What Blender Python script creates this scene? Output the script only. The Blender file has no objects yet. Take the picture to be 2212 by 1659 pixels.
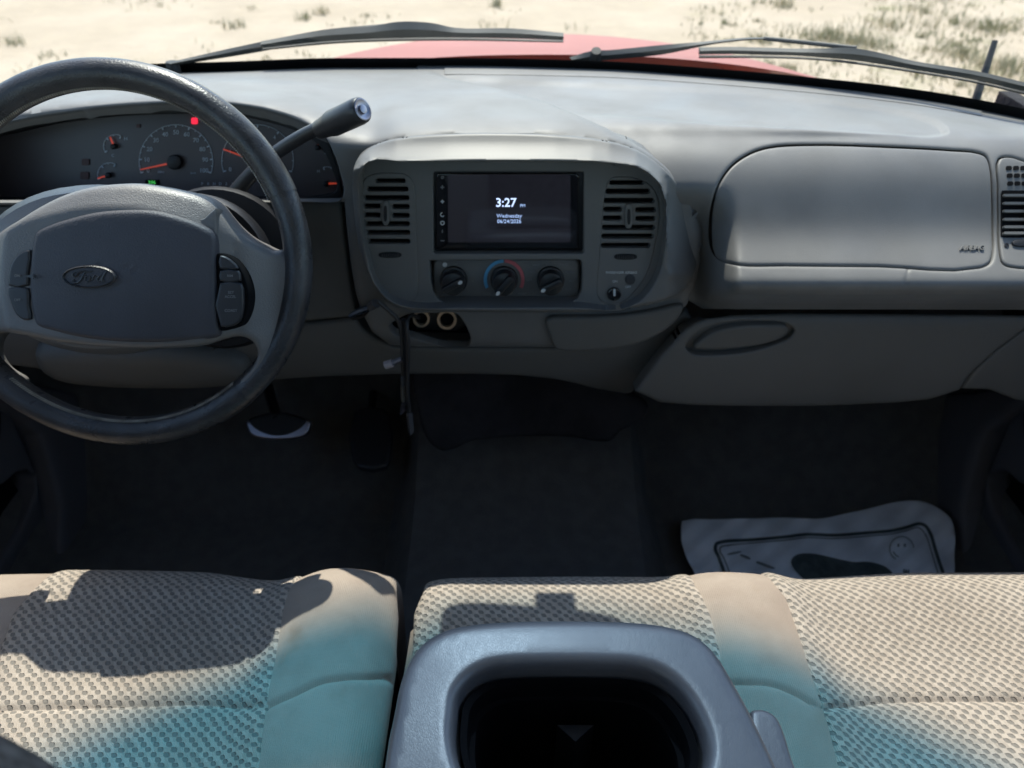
import bpy, math, random
import numpy as np
from mathutils import Vector, Matrix
from mathutils.geometry import delaunay_2d_cdt
random.seed(4); rng = np.random.default_rng(7)
scene = bpy.context.scene
COL = scene.collection
R = math.radians
# ------------------------------------------------------------ camera, light, exposure
PITCH = R(38.0)
EYE = np.array([0.0, 0.0, 1.09])
FPX, CX, CY = 1609.0, 1106.0, 829.5
cam = bpy.data.cameras.new("camera"); camo = bpy.data.objects.new("camera", cam); COL.objects.link(camo)
cam.sensor_width = 36.0; cam.lens = 36.0 * FPX / 2212.0
camo.location = EYE; camo.rotation_euler = (R(90) - PITCH, 0, 0)
cam.clip_start = 0.02; cam.clip_end = 400
cam.dof.use_dof = True; cam.dof.focus_distance = 0.66; cam.dof.aperture_fstop = 6.5
scene.camera = camo
SUN_EL, SUN_AZ = R(57.2), R(-4.0)          # sun stands ahead of the truck (+y)
world = bpy.data.worlds.new("World"); scene.world = world; world.use_nodes = True
wn = world.node_tree; wn.nodes.clear()
sky = wn.nodes.new('ShaderNodeTexSky'); sky.sky_type = 'NISHITA'; sky.sun_disc = False
sky.sun_elevation = SUN_EL; sky.sun_rotation = SUN_AZ
bg = wn.nodes.new('ShaderNodeBackground'); bg.inputs[1].default_value = 0.15
wo = wn.nodes.new('ShaderNodeOutputWorld')
wn.links.new(sky.outputs[0], bg.inputs[0]); wn.links.new(bg.outputs[0], wo.inputs[0])
sun = bpy.data.lights.new("sun", 'SUN'); sun.energy = 2.7; sun.angle = R(0.5); sun.color = (1.0, 0.955, 0.88)
suno = bpy.data.objects.new("sun", sun); COL.objects.link(suno)
sdir = Vector((math.sin(SUN_AZ) * math.cos(SUN_EL), math.cos(SUN_AZ) * math.cos(SUN_EL), math.sin(SUN_EL)))
suno.rotation_euler = sdir.to_track_quat('Z', 'Y').to_euler(); suno.location = (0, 6, 8)
scene.view_settings.view_transform = 'Standard'; scene.view_settings.look = 'None'
scene.view_settings.exposure = 1.35; scene.view_settings.gamma = 1.0
try: scene.view_settings.use_curve_mapping = False
except Exception: pass
cy = scene.cycles
cy.max_bounces = 8; cy.diffuse_bounces = 5; cy.glossy_bounces = 3; cy.transparent_max_bounces = 12
cy.sample_clamp_indirect = 6.0; cy.caustics_reflective = False; cy.caustics_refractive = False

# ------------------------------------------------------------ picture rays -> points on real surfaces
AX = np.array([0, math.cos(PITCH), -math.sin(PITCH)]); UP = np.array([0, math.sin(PITCH), math.cos(PITCH)])
def ray(px, py):
    px = np.asarray(px, float); py = np.asarray(py, float)
    u = (px - CX) / FPX; v = (CY - py) / FPX
    return np.stack([u, AX[1] + v * UP[1], AX[2] + v * UP[2]], -1)
def on_y(px, py, y):
    d = ray(px, py); return EYE + d * (np.asarray(y) / d[..., 1])[..., None]
def on_z(px, py, z):
    d = ray(px, py); return EYE + d * ((np.asarray(z) - EYE[2]) / d[..., 2])[..., None]
def on_x(px, py, x):
    d = ray(px, py); return EYE + d * (np.asarray(x) / d[..., 0])[..., None]
def pt(px, py, y): return Vector(on_y(px, py, y))
def ptz(px, py, z): return Vector(on_z(px, py, z))
def rr(py):
    v = (CY - np.asarray(py, float)) / FPX
    return (AX[2] + v * UP[2]) / (AX[1] + v * UP[1])
def sstep(x, a, b):
    t = np.clip((np.asarray(x, float) - a) / (b - a), 0, 1); return t * t * (3 - 2 * t)
def pchip(x, xs, ys):
    xs = np.asarray(xs, float); ys = np.asarray(ys, float); x = np.asarray(x, float)
    h = np.diff(xs); dl = np.diff(ys) / h; m = np.zeros_like(ys)
    m[0], m[-1] = dl[0], dl[-1]
    for i in range(1, len(xs) - 1):
        if dl[i-1] * dl[i] > 0:
            w1 = 2*h[i] + h[i-1]; w2 = h[i] + 2*h[i-1]
            m[i] = (w1 + w2) / (w1 / dl[i-1] + w2 / dl[i])
    xc = np.clip(x, xs[0], xs[-1]); i = np.clip(np.searchsorted(xs, xc, 'right') - 1, 0, len(h) - 1)
    t = (xc - xs[i]) / h[i]
    r = ((2*t**3 - 3*t**2 + 1) * ys[i] + (t**3 - 2*t**2 + t) * h[i] * m[i] + (-2*t**3 + 3*t**2) * ys[i+1] + (t**3 - t**2) * h[i] * m[i+1])
    return r + np.where(x > xs[-1], (x - xs[-1]) * m[-1], 0) + np.where(x < xs[0], (x - xs[0]) * m[0], 0)

# ------------------------------------------------------------ object helpers
def tag(o, label=None, cat=None, group=None, kind=None):
    if label: o['label'] = label
    if cat: o['category'] = cat
    if group: o['group'] = group
    if kind: o['kind'] = kind
    return o
def thing(name, label, cat, loc=(0, 0, 0), group=None):
    o = bpy.data.objects.new(name, None); COL.objects.link(o); o.location = loc; o.empty_display_size = .05
    return tag(o, label, cat, group)
def wloc(o):
    v = Vector((0, 0, 0))
    while o is not None: v += o.location; o = o.parent
    return v
def link(name, me, mat, parent=None):
    o = bpy.data.objects.new(name, me); COL.objects.link(o)
    if mat is not None:
        for m in (mat if isinstance(mat, (list, tuple)) else [mat]): me.materials.append(m)
    if parent is not None:
        off = wloc(parent)
        if off.length > 0: me.transform(Matrix.Translation(-off))
        o.parent = parent
    return o
def mesh_of(name, V, Fc, smooth=True, sharp=None, uv=None):
    me = bpy.data.meshes.new(name); me.from_pydata([tuple(map(float, v)) for v in V], [], [tuple(int(i) for i in f) for f in Fc])
    if uv is not None:
        l = me.uv_layers.new(name="UVMap"); idx = np.zeros(len(me.loops), np.int32); me.loops.foreach_get("vertex_index", idx)
        l.data.foreach_set("uv", np.asarray(uv, np.float32)[idx].ravel())
    me.polygons.foreach_set("use_smooth", [smooth] * len(me.polygons))
    if smooth and sharp: 
        try: me.set_sharp_from_angle(angle=R(sharp))
        except Exception: pass
    me.update(); return me
class MB:
    def __init__(s): s.V = []; s.F = []
    def add(s, V, F):
        n = len(s.V); s.V += [tuple(v) for v in V]; s.F += [tuple(i + n for i in f) for f in F]
    def build(s, name, mat, parent=None, sharp=35, smooth=True):
        return link(name, mesh_of(name, s.V, s.F, smooth, sharp), mat, parent)
    def tube(s, pts, r, seg=10, sm=0, caps=True, flat=None):
        pts = [Vector(p) for p in pts]
        if sm: pts = [Vector(p) for p in catmull(np.array(pts), sm, False)]
        n = len(pts); rs = [r] * n if not hasattr(r, '__len__') else list(np.interp(np.linspace(0, 1, n), np.linspace(0, 1, len(r)), r))
        prev = None; rings = []
        for i, p in enumerate(pts):
            t = (pts[min(i+1, n-1)] - pts[max(i-1, 0)]).normalized()
            if prev is None:
                a = Vector((0, 0, 1)) if abs(t.z) < .9 else Vector((1, 0, 0)); a = (a - t * a.dot(t)).normalized()
            else: a = (prev - t * prev.dot(t)).normalized()
            prev = a; b = t.cross(a); fl = flat or 1
            rings.append([p + (a * math.cos(k * 2 * math.pi / seg) * fl + b * math.sin(k * 2 * math.pi / seg)) * rs[i] for k in range(seg)])
        V = [v for rg in rings for v in rg]; Fs = []
        for i in range(n - 1):
            for k in range(seg):
                Fs.append((i*seg+k, i*seg+(k+1) % seg, (i+1)*seg+(k+1) % seg, (i+1)*seg+k))
        if caps: Fs.append(tuple(range(seg))[::-1]); Fs.append(tuple((n-1)*seg+k for k in range(seg)))
        s.add(V, Fs); return s
    def prism(s, fr, poly, h0, h1, bev=0.0, bn=2):
        """poly in picture units about frame fr, extruded along the frame normal"""
        poly = np.asarray(poly, float)
        if area(poly) < 0: poly = poly[::-1]
        n = len(poly); levels = [(0.0, h0)]
        if bev > 0:
            sc = fr.scale
            for i in range(bn + 1):
                a = i / bn * math.pi / 2; levels.append((bev / sc * (1 - math.cos(a)), h1 - bev + bev * math.sin(a)))
        else: levels.append((0.0, h1))
        V = []; Fs = []
        for ins, h in levels:
            q = inset(poly, ins) if ins > 0 else poly
            V += [fr.w(x, y, h) for x, y in q]
        L = len(levels)
        for i in range(L - 1):
            for k in range(n): Fs.append((i*n+k, i*n+(k+1) % n, (i+1)*n+(k+1) % n, (i+1)*n+k))
        Fs.append(tuple((L-1)*n+k for k in range(n))); Fs.append(tuple(range(n))[::-1])
        s.add(V, Fs); return s
    def ring(s, fr, c, r0, r1, h0, h1, a0=0, a1=360, seg=40):
        full = abs(a1 - a0) >= 360; n = seg; V = []; Fs = []
        for i in range(n + (0 if full else 1)):
            a = R(a0 + (a1 - a0) * i / n)
            for (r, h) in ((r0, h0), (r0, h1), (r1, h1), (r1, h0)): V.append(fr.w(c[0] + r * math.cos(a), c[1] + r * math.sin(a), h))
        m = len(V) // 4
        for i in range(n):
            j = (i + 1) % m
            for k in range(4): Fs.append((i*4+k, i*4+(k+1) % 4, j*4+(k+1) % 4, j*4+k))
        if not full: Fs += [(0, 3, 2, 1), tuple((m-1)*4+k for k in range(4))]
        s.add(V, Fs); return s
    def box(s, lo, hi, bev=0.0):
        lo = Vector(lo); hi = Vector(hi)
        V = [(x, y, z) for z in (lo.z, hi.z) for x, y in ((lo.x, lo.y), (hi.x, lo.y), (hi.x, hi.y), (lo.x, hi.y))]
        s.add(V, [(0, 3, 2, 1), (4, 5, 6, 7), (0, 1, 5, 4), (1, 2, 6, 5), (2, 3, 7, 6), (3, 0, 4, 7)]); return s
def area(p): x, y = p[:, 0], p[:, 1]; return .5 * np.sum(x * np.roll(y, -1) - y * np.roll(x, -1))
def inset(p, d):
    """inset a closed CCW polygon"""
    e = np.roll(p, -1, 0) - p; ln = np.linalg.norm(e, axis=1, keepdims=True) + 1e-9; nn = np.stack([-e[:, 1], e[:, 0]], 1) / ln
    m = nn + np.roll(nn, 1, 0); L = np.sum(m * m, 1, keepdims=True); m = m * 2 / np.maximum(L, .5) / 1.0
    return p + m * d * .5 * 2 / 2 * 1.0 if False else p + (nn + np.roll(nn, 1, 0)) / np.maximum(1 + np.sum(nn * np.roll(nn, 1, 0), 1, keepdims=True), .4) * d
def catmull(P, k=6, closed=True):
    P = np.asarray(P, float); n = len(P); out = []
    rngi = range(n if closed else n - 1)
    for i in rngi:
        if closed: a, b, c, d = P[(i-1) % n], P[i], P[(i+1) % n], P[(i+2) % n]
        else: a, b, c, d = P[max(i-1, 0)], P[i], P[i+1], P[min(i+2, n-1)]
        # centripetal-ish: damp tangents by segment length
        L = np.linalg.norm(c - b) + 1e-9; l0 = np.linalg.norm(b - a) + 1e-9; l2 = np.linalg.norm(d - c) + 1e-9
        m1 = ((c - b) / L + (b - a) / l0) * .5 * L if (closed or i > 0) else (c - b)
        m2 = ((d - c) / l2 + (c - b) / L) * .5 * L if (closed or i < n - 2) else (c - b)
        for j in range(k):
            t = j / k; out.append((2*t**3-3*t**2+1)*b + (t**3-2*t**2+t)*m1 + (-2*t**3+3*t**2)*c + (t**3-t**2)*m2)
    if not closed: out.append(P[-1])
    return np.array(out)
def resample(P, step):
    Q = np.vstack([P, P[:1]]); d = np.r_[0, np.cumsum(np.linalg.norm(np.diff(Q, axis=0), axis=1))]
    n = max(8, int(round(d[-1] / step))); s = np.linspace(0, d[-1], n, endpoint=False)
    # keep corners: merge original vertices with sharp turn
    e = np.roll(P, -1, 0) - P; e /= np.linalg.norm(e, axis=1, keepdims=True) + 1e-9
    dot = np.sum(e * np.roll(e, 1, 0), 1); cs = d[:-1][dot < .9]
    if len(cs): s = np.array([v for v in s if np.min(np.abs(cs - v)) > step * .45] + list(cs)); s.sort()
    return np.stack([np.interp(s, d, Q[:, 0]), np.interp(s, d, Q[:, 1])], 1)
def inside(P, poly):
    x, y = P[:, 0], P[:, 1]; r = np.zeros(len(P), bool); a = poly; b = np.roll(poly, -1, 0)
    for i in range(len(a)):
        c = ((a[i, 1] > y) != (b[i, 1] > y))
        with np.errstate(divide='ignore', invalid='ignore'):
            r ^= c & (x < (b[i, 0] - a[i, 0]) * (y - a[i, 1]) / (b[i, 1] - a[i, 1]) + a[i, 0])
    return r
def dist(P, poly, closed=True):
    a = poly; b = np.roll(poly, -1, 0)
    if not closed: a, b = a[:-1], b[:-1]
    best = np.full(len(P), 1e9)
    for i in range(len(a)):
        e = b[i] - a[i]; t = np.clip(((P - a[i]) @ e) / (e @ e + 1e-12), 0, 1)
        best = np.minimum(best, np.linalg.norm(P - a[i] - t[:, None] * e, axis=1))
    return best
def oval(cx, cy, rx, ry, n=32, rot=0, p=2.0):
    a = np.linspace(0, 2*np.pi, n, endpoint=False); c, s = np.cos(a), np.sin(a)
    x = rx * np.sign(c) * np.abs(c)**(2/p); y = ry * np.sign(s) * np.abs(s)**(2/p); q = R(rot)
    return np.stack([cx + x*math.cos(q) - y*math.sin(q), cy + x*math.sin(q) + y*math.cos(q)], 1)
def rrect(x0, y0, x1, y1, r, n=4):
    out = []
    for (cx, cy, a0) in ((x1-r, y1-r, 0), (x0+r, y1-r, 90), (x0+r, y0+r, 180), (x1-r, y0+r, 270)):
        for i in range(n + 1): a = R(a0 + 90*i/n); out.append((cx + r*math.cos(a), cy + r*math.sin(a)))
    return np.array(out)
def surf_normal(surf, U, V, e, toward=None):
    a = surf(U + e, V) - surf(U - e, V); b = surf(U, V + e) - surf(U, V - e)
    n = np.cross(a, b); n /= np.linalg.norm(n, axis=-1, keepdims=True) + 1e-12
    P = surf(U, V); tw = (EYE if toward is None else np.asarray(toward)) - P
    s = np.sign(np.sum(n * tw, -1, keepdims=True)); s[s == 0] = 1
    n = n * s
    if toward is None:      # near overhangs fall back to a steady direction so offsets stay smooth
        tw = tw / np.linalg.norm(tw, axis=-1, keepdims=True); k = np.clip((.55 - np.sum(n * tw, -1, keepdims=True)) / .4, 0, 1) ** 2 * 30
        n = n + k * np.array([0, -.62, .78]); n /= np.linalg.norm(n, axis=-1, keepdims=True)
    return n
def patch(name, outer, surf, mat, parent=None, holes=(), step=10, w=6, h=.002, thick=.01, lift=0.0, sm=5, hsm=5, holew=None, dfun=None, sharp=None, eps=None, toward=None, hole_h=None, ndir=None, sdir=None, feats=(), lfeats=()):
    """A solid panel: outline (and holes) in the surface's own 2D parameters, rolled edges, skirts that give it thickness."""
    outer = np.asarray(outer, float)
    if sm: outer = catmull(outer, sm)
    loops = [resample(outer, step * .6)]
    for q in holes:
        q = np.asarray(q, float); q = catmull(q, hsm) if hsm else q
        loops.append(resample(q, step * .6))
    eps = eps or step * .1
    hw = w if holew is None else holew; hh = h if hole_h is None else hole_h
    pts = []; edges = []; nb = 0
    for lp in loops:
        n = len(lp); pts.append(lp); edges += [(nb + i, nb + (i + 1) % n) for i in range(n)]; nb += n
    B = np.vstack(pts)
    extra = []
    for li, lp in enumerate(loops):
        ww = w if li == 0 else hw
        if ww <= 0: continue
        q = lp if area(lp) > 0 else lp[::-1]; sg = 1 if li == 0 else -1
        for fr_ in (.12, .35, .65, 1.0):
            extra.append(inset(q, sg * ww * fr_))
    for fp, offs in feats:
        for o_ in offs: extra.append(inset(resample(fp, step), o_))
    for fp, offs in lfeats:
        L_ = catmull(np.array(fp, float), 8, False); t_ = np.gradient(L_, axis=0); t_ /= np.linalg.norm(t_, axis=1, keepdims=True) + 1e-12; n_ = np.stack([-t_[:, 1], t_[:, 0]], 1)
        for o_ in offs: extra.append(L_ + n_ * o_)
    lo, hi = loops[0].min(0), loops[0].max(0)
    gx, gy = np.meshgrid(np.arange(lo[0] + step*.5, hi[0], step), np.arange(lo[1] + step*.5, hi[1], step))
    G = np.stack([gx.ravel(), gy.ravel()], 1)
    cand = [(G, max(w, 0) + step * .4, max(hw, 0) + step * .4)]
    for e_ in extra: cand.append((e_, None, None))
    keep = []; fpoly = [(fp, max(abs(o_) for o_ in offs)) for fp, offs in feats]
    for k, (Q, m1, m2) in enumerate(cand):
        ok = inside(Q, loops[0])
        for lp in loops[1:]: ok &= ~inside(Q, lp)
        Q = Q[ok]
        if not len(Q): continue
        d0 = dist(Q, loops[0]); dh = np.full(len(Q), 1e9)
        for lp in loops[1:]: dh = np.minimum(dh, dist(Q, lp))
        if m1 is not None:
            kk = (d0 > m1) & (dh > m2)
            for fp, mx_ in fpoly: kk &= dist(Q, fp) > mx_ + step * .4
            for fp, offs in lfeats: kk &= dist(Q, catmull(np.array(fp, float), 4, False), False) > max(abs(o_) for o_ in offs) + step * .3
            Q = Q[kk]
        else:
            mn = min([x for x in (w, hw) if x > 0] or [step]) * .08
            Q = Q[np.minimum(d0, dh) > mn]
        keep.append(Q)
    allp = np.vstack([B] + keep)
    r = delaunay_2d_cdt([Vector((float(a), float(b))) for a, b in allp], edges, [], 0, 1e-5)
    vv = np.array([(v.x, v.y) for v in r[0]]); tri = [f for f in r[2]]
    cen = np.array([vv[list(f)].mean(0) for f in tri])
    ok = inside(cen, loops[0])
    for lp in loops[1:]: ok &= ~inside(cen, lp)
    tri = [f for f, o in zip(tri, ok) if o]
    d0 = dist(vv, loops[0]); dh = np.full(len(vv), 1e9)
    for lp in loops[1:]: dh = np.minimum(dh, dist(vv, lp))
    def drop(d, ww, hv):
        if ww <= 0: return np.zeros(len(d))
        t = np.clip(1 - d / ww, 0, 1); return hv * (1 - np.sqrt(np.maximum(1 - t * t, 0)))
    off = lift - np.maximum(drop(d0, w, h), drop(dh, hw, hh))
    if dfun is not None: off = off + dfun(vv[:, 0], vv[:, 1], d0)
    P = surf(vv[:, 0], vv[:, 1]); N = surf_normal(surf, vv[:, 0], vv[:, 1], eps, toward)
    if ndir is not None: N = np.tile(np.array(ndir, float) / np.linalg.norm(ndir), (len(P), 1))
    P = P + N * off[:, None]
    SD_ = N if sdir is None else np.tile(-np.array(sdir, float) / np.linalg.norm(sdir), (len(P), 1))
    # orient triangles along N
    T = np.array(tri); fn = np.cross(P[T[:, 1]] - P[T[:, 0]], P[T[:, 2]] - P[T[:, 0]])
    fl = np.sum(fn * N[T[:, 0]], 1) < 0; T[fl] = T[fl][:, ::-1]
    # boundary loops -> skirts
    from collections import defaultdict
    ec = defaultdict(int)
    for f in T:
        for i in range(3): ec[(f[i], f[(i+1) % 3])] += 1
    bd = [e for e in ec if (e[1], e[0]) not in ec]
    V = [tuple(p) for p in P]; Fs = [tuple(f) for f in T]; UVs = [tuple(x) for x in vv]
    if thick > 0:
        mp = {}
        for e in bd:
            for i in e:
                if i not in mp: mp[i] = len(V); V.append(tuple(P[i] - SD_[i] * thick)); UVs.append(tuple(vv[i]))
        for a, b in bd: Fs.append((b, a, mp[a], mp[b]))
    me = mesh_of(name, V, Fs, True, sharp or 50, UVs)
    return link(name, me, mat, parent)
class Fr:
    """local frame on a surface: x right, y up in picture units, n towards the viewer in metres"""
    def __init__(s, px, py, surf, e=6.0, rot=0.0):
        u = np.array([px], float); v = np.array([py], float)
        s.o = Vector(surf(u, v)[0])
        X = Vector((surf(u + e, v)[0] - surf(u - e, v)[0]) / (2*e)); Y = Vector((surf(u, v - e)[0] - surf(u, v + e)[0]) / (2*e))
        c, q = math.cos(rot), math.sin(rot)
        s.X = X * c + Y * q; s.Y = Y * c - X * q
        s.N = X.cross(Y).normalized(); s.scale = X.length
        if s.N.dot(Vector(EYE) - s.o) < 0: s.N = -s.N
    def w(s, x, y, h=0.0): return s.o + s.X * x + s.Y * y + s.N * h
def text(name, body, fr, size, mat, parent, h=.0006, th=.0004, x=0, y=0, shear=0, bold=0, align='CENTER', sx=1.0):
    cu = bpy.data.curves.new("t", 'FONT'); cu.body = body; cu.size = 1.0; cu.align_x = align; cu.align_y = 'CENTER'
    cu.shear = shear; cu.offset = bold; cu.extrude = 0.0; cu.resolution_u = 3
    o = bpy.data.objects.new("t", cu); me = bpy.data.meshes.new_from_object(o)
    bpy.data.objects.remove(o)
    V = [fr.w(x + v.co.x * size * sx, y + v.co.y * size, h) for v in me.vertices]; Fs = [tuple(p.vertices) for p in me.polygons]
    bpy.data.meshes.remove(me)
    # give the letters a little real thickness
    n = len(V); V2 = V + [v - fr.N * th for v in V]
    ec = set()
    for f in Fs:
        for i in range(len(f)): ec.add((f[i], f[(i+1) % len(f)]))
    sk = [(b, a, a + n, b + n) for a, b in ec if (b, a) not in ec]
    return link(name, mesh_of(name, V2, Fs + sk, False), mat, parent)

# ------------------------------------------------------------ materials
def mat(name, col, rough=.5, spec=.5, metal=0.0, bump=0.0, bscale=400, var=0.0, vscale=6, col2=None, sheen=0, emit=None, es=1.0, coat=0, coord='Object', detail=3, bdist=.001, rvar=0.0):
    m = bpy.data.materials.new(name); m.use_nodes = True; nt = m.node_tree; b = nt.nodes['Principled BSDF']
    b.inputs['Base Color'].default_value = (*col, 1); b.inputs['Roughness'].default_value = rough; b.inputs['Metallic'].default_value = metal
    b.inputs['Specular IOR Level'].default_value = spec
    if sheen: b.inputs['Sheen Weight'].default_value = sheen; b.inputs['Sheen Roughness'].default_value = .4
    if coat: b.inputs['Coat Weight'].default_value = coat; b.inputs['Coat Roughness'].default_value = .1
    if emit: b.inputs['Emission Color'].default_value = (*emit, 1); b.inputs['Emission Strength'].default_value = es
    if bump or var or rvar:
        tc = nt.nodes.new('ShaderNodeTexCoord')
    if var:
        n = nt.nodes.new('ShaderNodeTexNoise'); n.inputs['Scale'].default_value = vscale; n.inputs['Detail'].default_value = 5
        cr = nt.nodes.new('ShaderNodeMix'); cr.data_type = 'RGBA'; mr = nt.nodes.new('ShaderNodeMapRange')
        mr.inputs[1].default_value = .35; mr.inputs[2].default_value = .65
        c2 = col2 or tuple(min(1, c * (1 + var)) for c in col); c1 = tuple(c * (1 - var) for c in col) if not col2 else col
        cr.inputs[6].default_value = (*c1, 1); cr.inputs[7].default_value = (*c2, 1)
        nt.links.new(tc.outputs[coord], n.inputs['Vector']); nt.links.new(n.outputs['Fac'], mr.inputs[0]); nt.links.new(mr.outputs[0], cr.inputs[0]); nt.links.new(cr.outputs[2], b.inputs['Base Color'])
    if rvar:
        n = nt.nodes.new('ShaderNodeTexNoise'); n.inputs['Scale'].default_value = vscale * 1.7; n.inputs['Detail'].default_value = 6
        mr = nt.nodes.new('ShaderNodeMapRange'); mr.inputs[1].default_value = .35; mr.inputs[2].default_value = .65; mr.inputs[3].default_value = rough - rvar; mr.inputs[4].default_value = rough + rvar
        nt.links.new(tc.outputs[coord], n.inputs['Vector']); nt.links.new(n.outputs['Fac'], mr.inputs[0]); nt.links.new(mr.outputs[0], b.inputs['Roughness'])
    if bump:
        n = nt.nodes.new('ShaderNodeTexNoise'); n.inputs['Scale'].default_value = bscale; n.inputs['Detail'].default_value = detail
        bp = nt.nodes.new('ShaderNodeBump'); bp.inputs['Strength'].default_value = bump; bp.inputs['Distance'].default_value = bdist
        nt.links.new(tc.outputs[coord], n.inputs['Vector']); nt.links.new(n.outputs['Fac'], bp.inputs['Height']); nt.links.new(bp.outputs[0], b.inputs['Normal'])
    return m
M = {}
M['dash'] = mat('dash_plastic', (.150, .146, .140), .56, .5, sheen=.10, bump=.2, bscale=1000, var=.13, vscale=9, rvar=.09)
M['dash_lo'] = mat('lower_dash_plastic', (.115, .112, .104), .55, .45, bump=.25, bscale=900, var=.08, vscale=5)
M['bezel'] = mat('bezel_plastic', (.130, .127, .120), .50, .5, bump=.15, bscale=1100, var=.06, vscale=7)
M['black'] = mat('black_plastic', (.012, .012, .014), .45, .4, bump=.1, bscale=800)
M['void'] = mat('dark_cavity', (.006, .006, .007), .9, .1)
M['gloss'] = mat('gloss_black', (.006, .006, .008), .12, .5)
M['knob'] = mat('knob_black', (.013, .013, .015), .28, .5)
M['white'] = mat('print_white', (.55, .56, .55), .6)
M['grey'] = mat('print_grey', (.22, .22, .22), .6)
M['blue'] = mat('print_blue', (.08, .30, .50), .6)
M['red'] = mat('print_red', (.48, .11, .12), .6)
M['chrome'] = mat('chrome', (.75, .75, .76), .18, metal=1.0)
M['brass'] = mat('socket_metal', (.55, .42, .30), .4, metal=.6)
M['leather'] = mat('wheel_leather', (.045, .043, .045), .32, .5, bump=.5, bscale=520, var=.25, vscale=30, rvar=.1)
M['worn'] = mat('worn_leather', (.30, .27, .23), .5, .4, bump=.6, bscale=300, var=.4, vscale=50)
M['hub'] = mat('hub_plastic', (.165, .155, .150), .42, .6, bump=.45, bscale=700, var=.1, vscale=10, rvar=.06)
M['pad'] = mat('airbag_pad', (.060, .058, .068), .55, .5, bump=.5, bscale=650, var=.12, vscale=12)
M['button'] = mat('button_plastic', (.03, .03, .034), .4, .5, bump=.1, bscale=800)
M['carpet'] = mat('carpet', (.140, .132, .124), .95, .1, bump=1.0, bscale=500, var=.10, vscale=40, bdist=.004, sheen=.1)
M['liner'] = mat('liner', (.034, .032, .034), .95, .1, bump=.8, bscale=60, var=.2, vscale=14, bdist=.006)
M['door'] = mat('door_trim', (.12, .115, .125), .6, .4, bump=.3, bscale=700, var=.1, vscale=6)
M['paint'] = mat('red_paint', (.27, .036, .028), .5, .4, coat=.15, var=.1, vscale=3)
M['rubber'] = mat('rubber', (.016, .017, .019), .6, .4, bump=.2, bscale=300)
M['wiper'] = mat('wiper_metal', (.030, .036, .038), .62, .5, bump=.1, bscale=200, var=.15, vscale=20)
M['frit'] = mat('frit_black', (.008, .008, .009), .5, .3)
M['paper'] = mat('paper', (.88, .88, .90), .8, .2, bump=.35, bscale=14, var=.06, vscale=12, bdist=.01)
M['ink'] = mat('paper_ink', (.10, .12, .115), .8, .2, var=.2, vscale=60)
M['lining'] = mat('headliner', (.62, .60, .56), .95, .1)
M['steel'] = mat('brushed_metal', (.34, .33, .38), .38, metal=1.0)
M['needle'] = mat('needle_red', (.75, .09, .05), .5, emit=(.9, .10, .05), es=.10)
M['dial'] = mat('dial_face', (.085, .072, .074), .35, .4, bump=.05, bscale=900)
M['dialmark'] = mat('dial_mark', (.55, .60, .66), .6)
M['redlamp'] = mat('red_lamp', (.5, .02, .04), .5, emit=(.95, .02, .06), es=.45)
M['dimred'] = mat('dim_lamp', (.07, .02, .018), .5)
M['green'] = mat('green_display', (.02, .1, .03), .5, emit=(.05, .5, .08), es=.35)
M['plug'] = mat('plug_grey', (.10, .10, .105), .5, .5)
M['cable'] = mat('cable_black', (.03, .03, .032), .5, .5)
M['bluecord'] = mat('blue_metal', (.30, .38, .5), .25, metal=1.0)
M['armrest'] = mat('armrest_vinyl', (.060, .064, .078), .46, .5, var=.08, vscale=14, rvar=.05)
# ------------------------------------------------------------ special materials
BAND0, BAND1 = 1.022, 1.068; GZ = -.78
class NT:
    def __init__(s, name):
        s.m = bpy.data.materials.new(name); s.m.use_nodes = True; s.t = s.m.node_tree; s.b = s.t.nodes['Principled BSDF']; s.out = s.t.nodes['Material Output']
    def n(s, ty, **kw):
        x = s.t.nodes.new(ty)
        for k, v in kw.items(): setattr(x, k, v)
        return x
    def l(s, a, b): s.t.links.new(a, b)
    def m2(s, op, a, b=None, c=None):
        x = s.n('ShaderNodeMath', operation=op)
        for i, v in enumerate((a, b, c)):
            if v is None: continue
            if isinstance(v, (int, float)): x.inputs[i].default_value = v
            else: s.l(v, x.inputs[i])
        return x.outputs[0]
    def mr(s, v, a, b, c=0, d=1, smooth=True):
        x = s.n('ShaderNodeMapRange'); x.interpolation_type = 'SMOOTHSTEP' if smooth else 'LINEAR'
        s.l(v, x.inputs[0])
        for i, q in enumerate((a, b, c, d)): x.inputs[i+1].default_value = q
        return x.outputs[0]
    def mix(s, f, a, b):
        x = s.n('ShaderNodeMix', data_type='RGBA')
        if isinstance(f, (int, float)): x.inputs[0].default_value = f
        else: s.l(f, x.inputs[0])
        for i, v in ((6, a), (7, b)):
            if isinstance(v, tuple): x.inputs[i].default_value = (*v, 1)
            else: s.l(v, x.inputs[i])
        return x.outputs[2]
    def noise(s, vec, sc, det=3, rough=.5):
        x = s.n('ShaderNodeTexNoise'); x.inputs['Scale'].default_value = sc; x.inputs['Detail'].default_value = det; x.inputs['Roughness'].default_value = rough
        s.l(vec, x.inputs['Vector']); return x.outputs['Fac']
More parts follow.
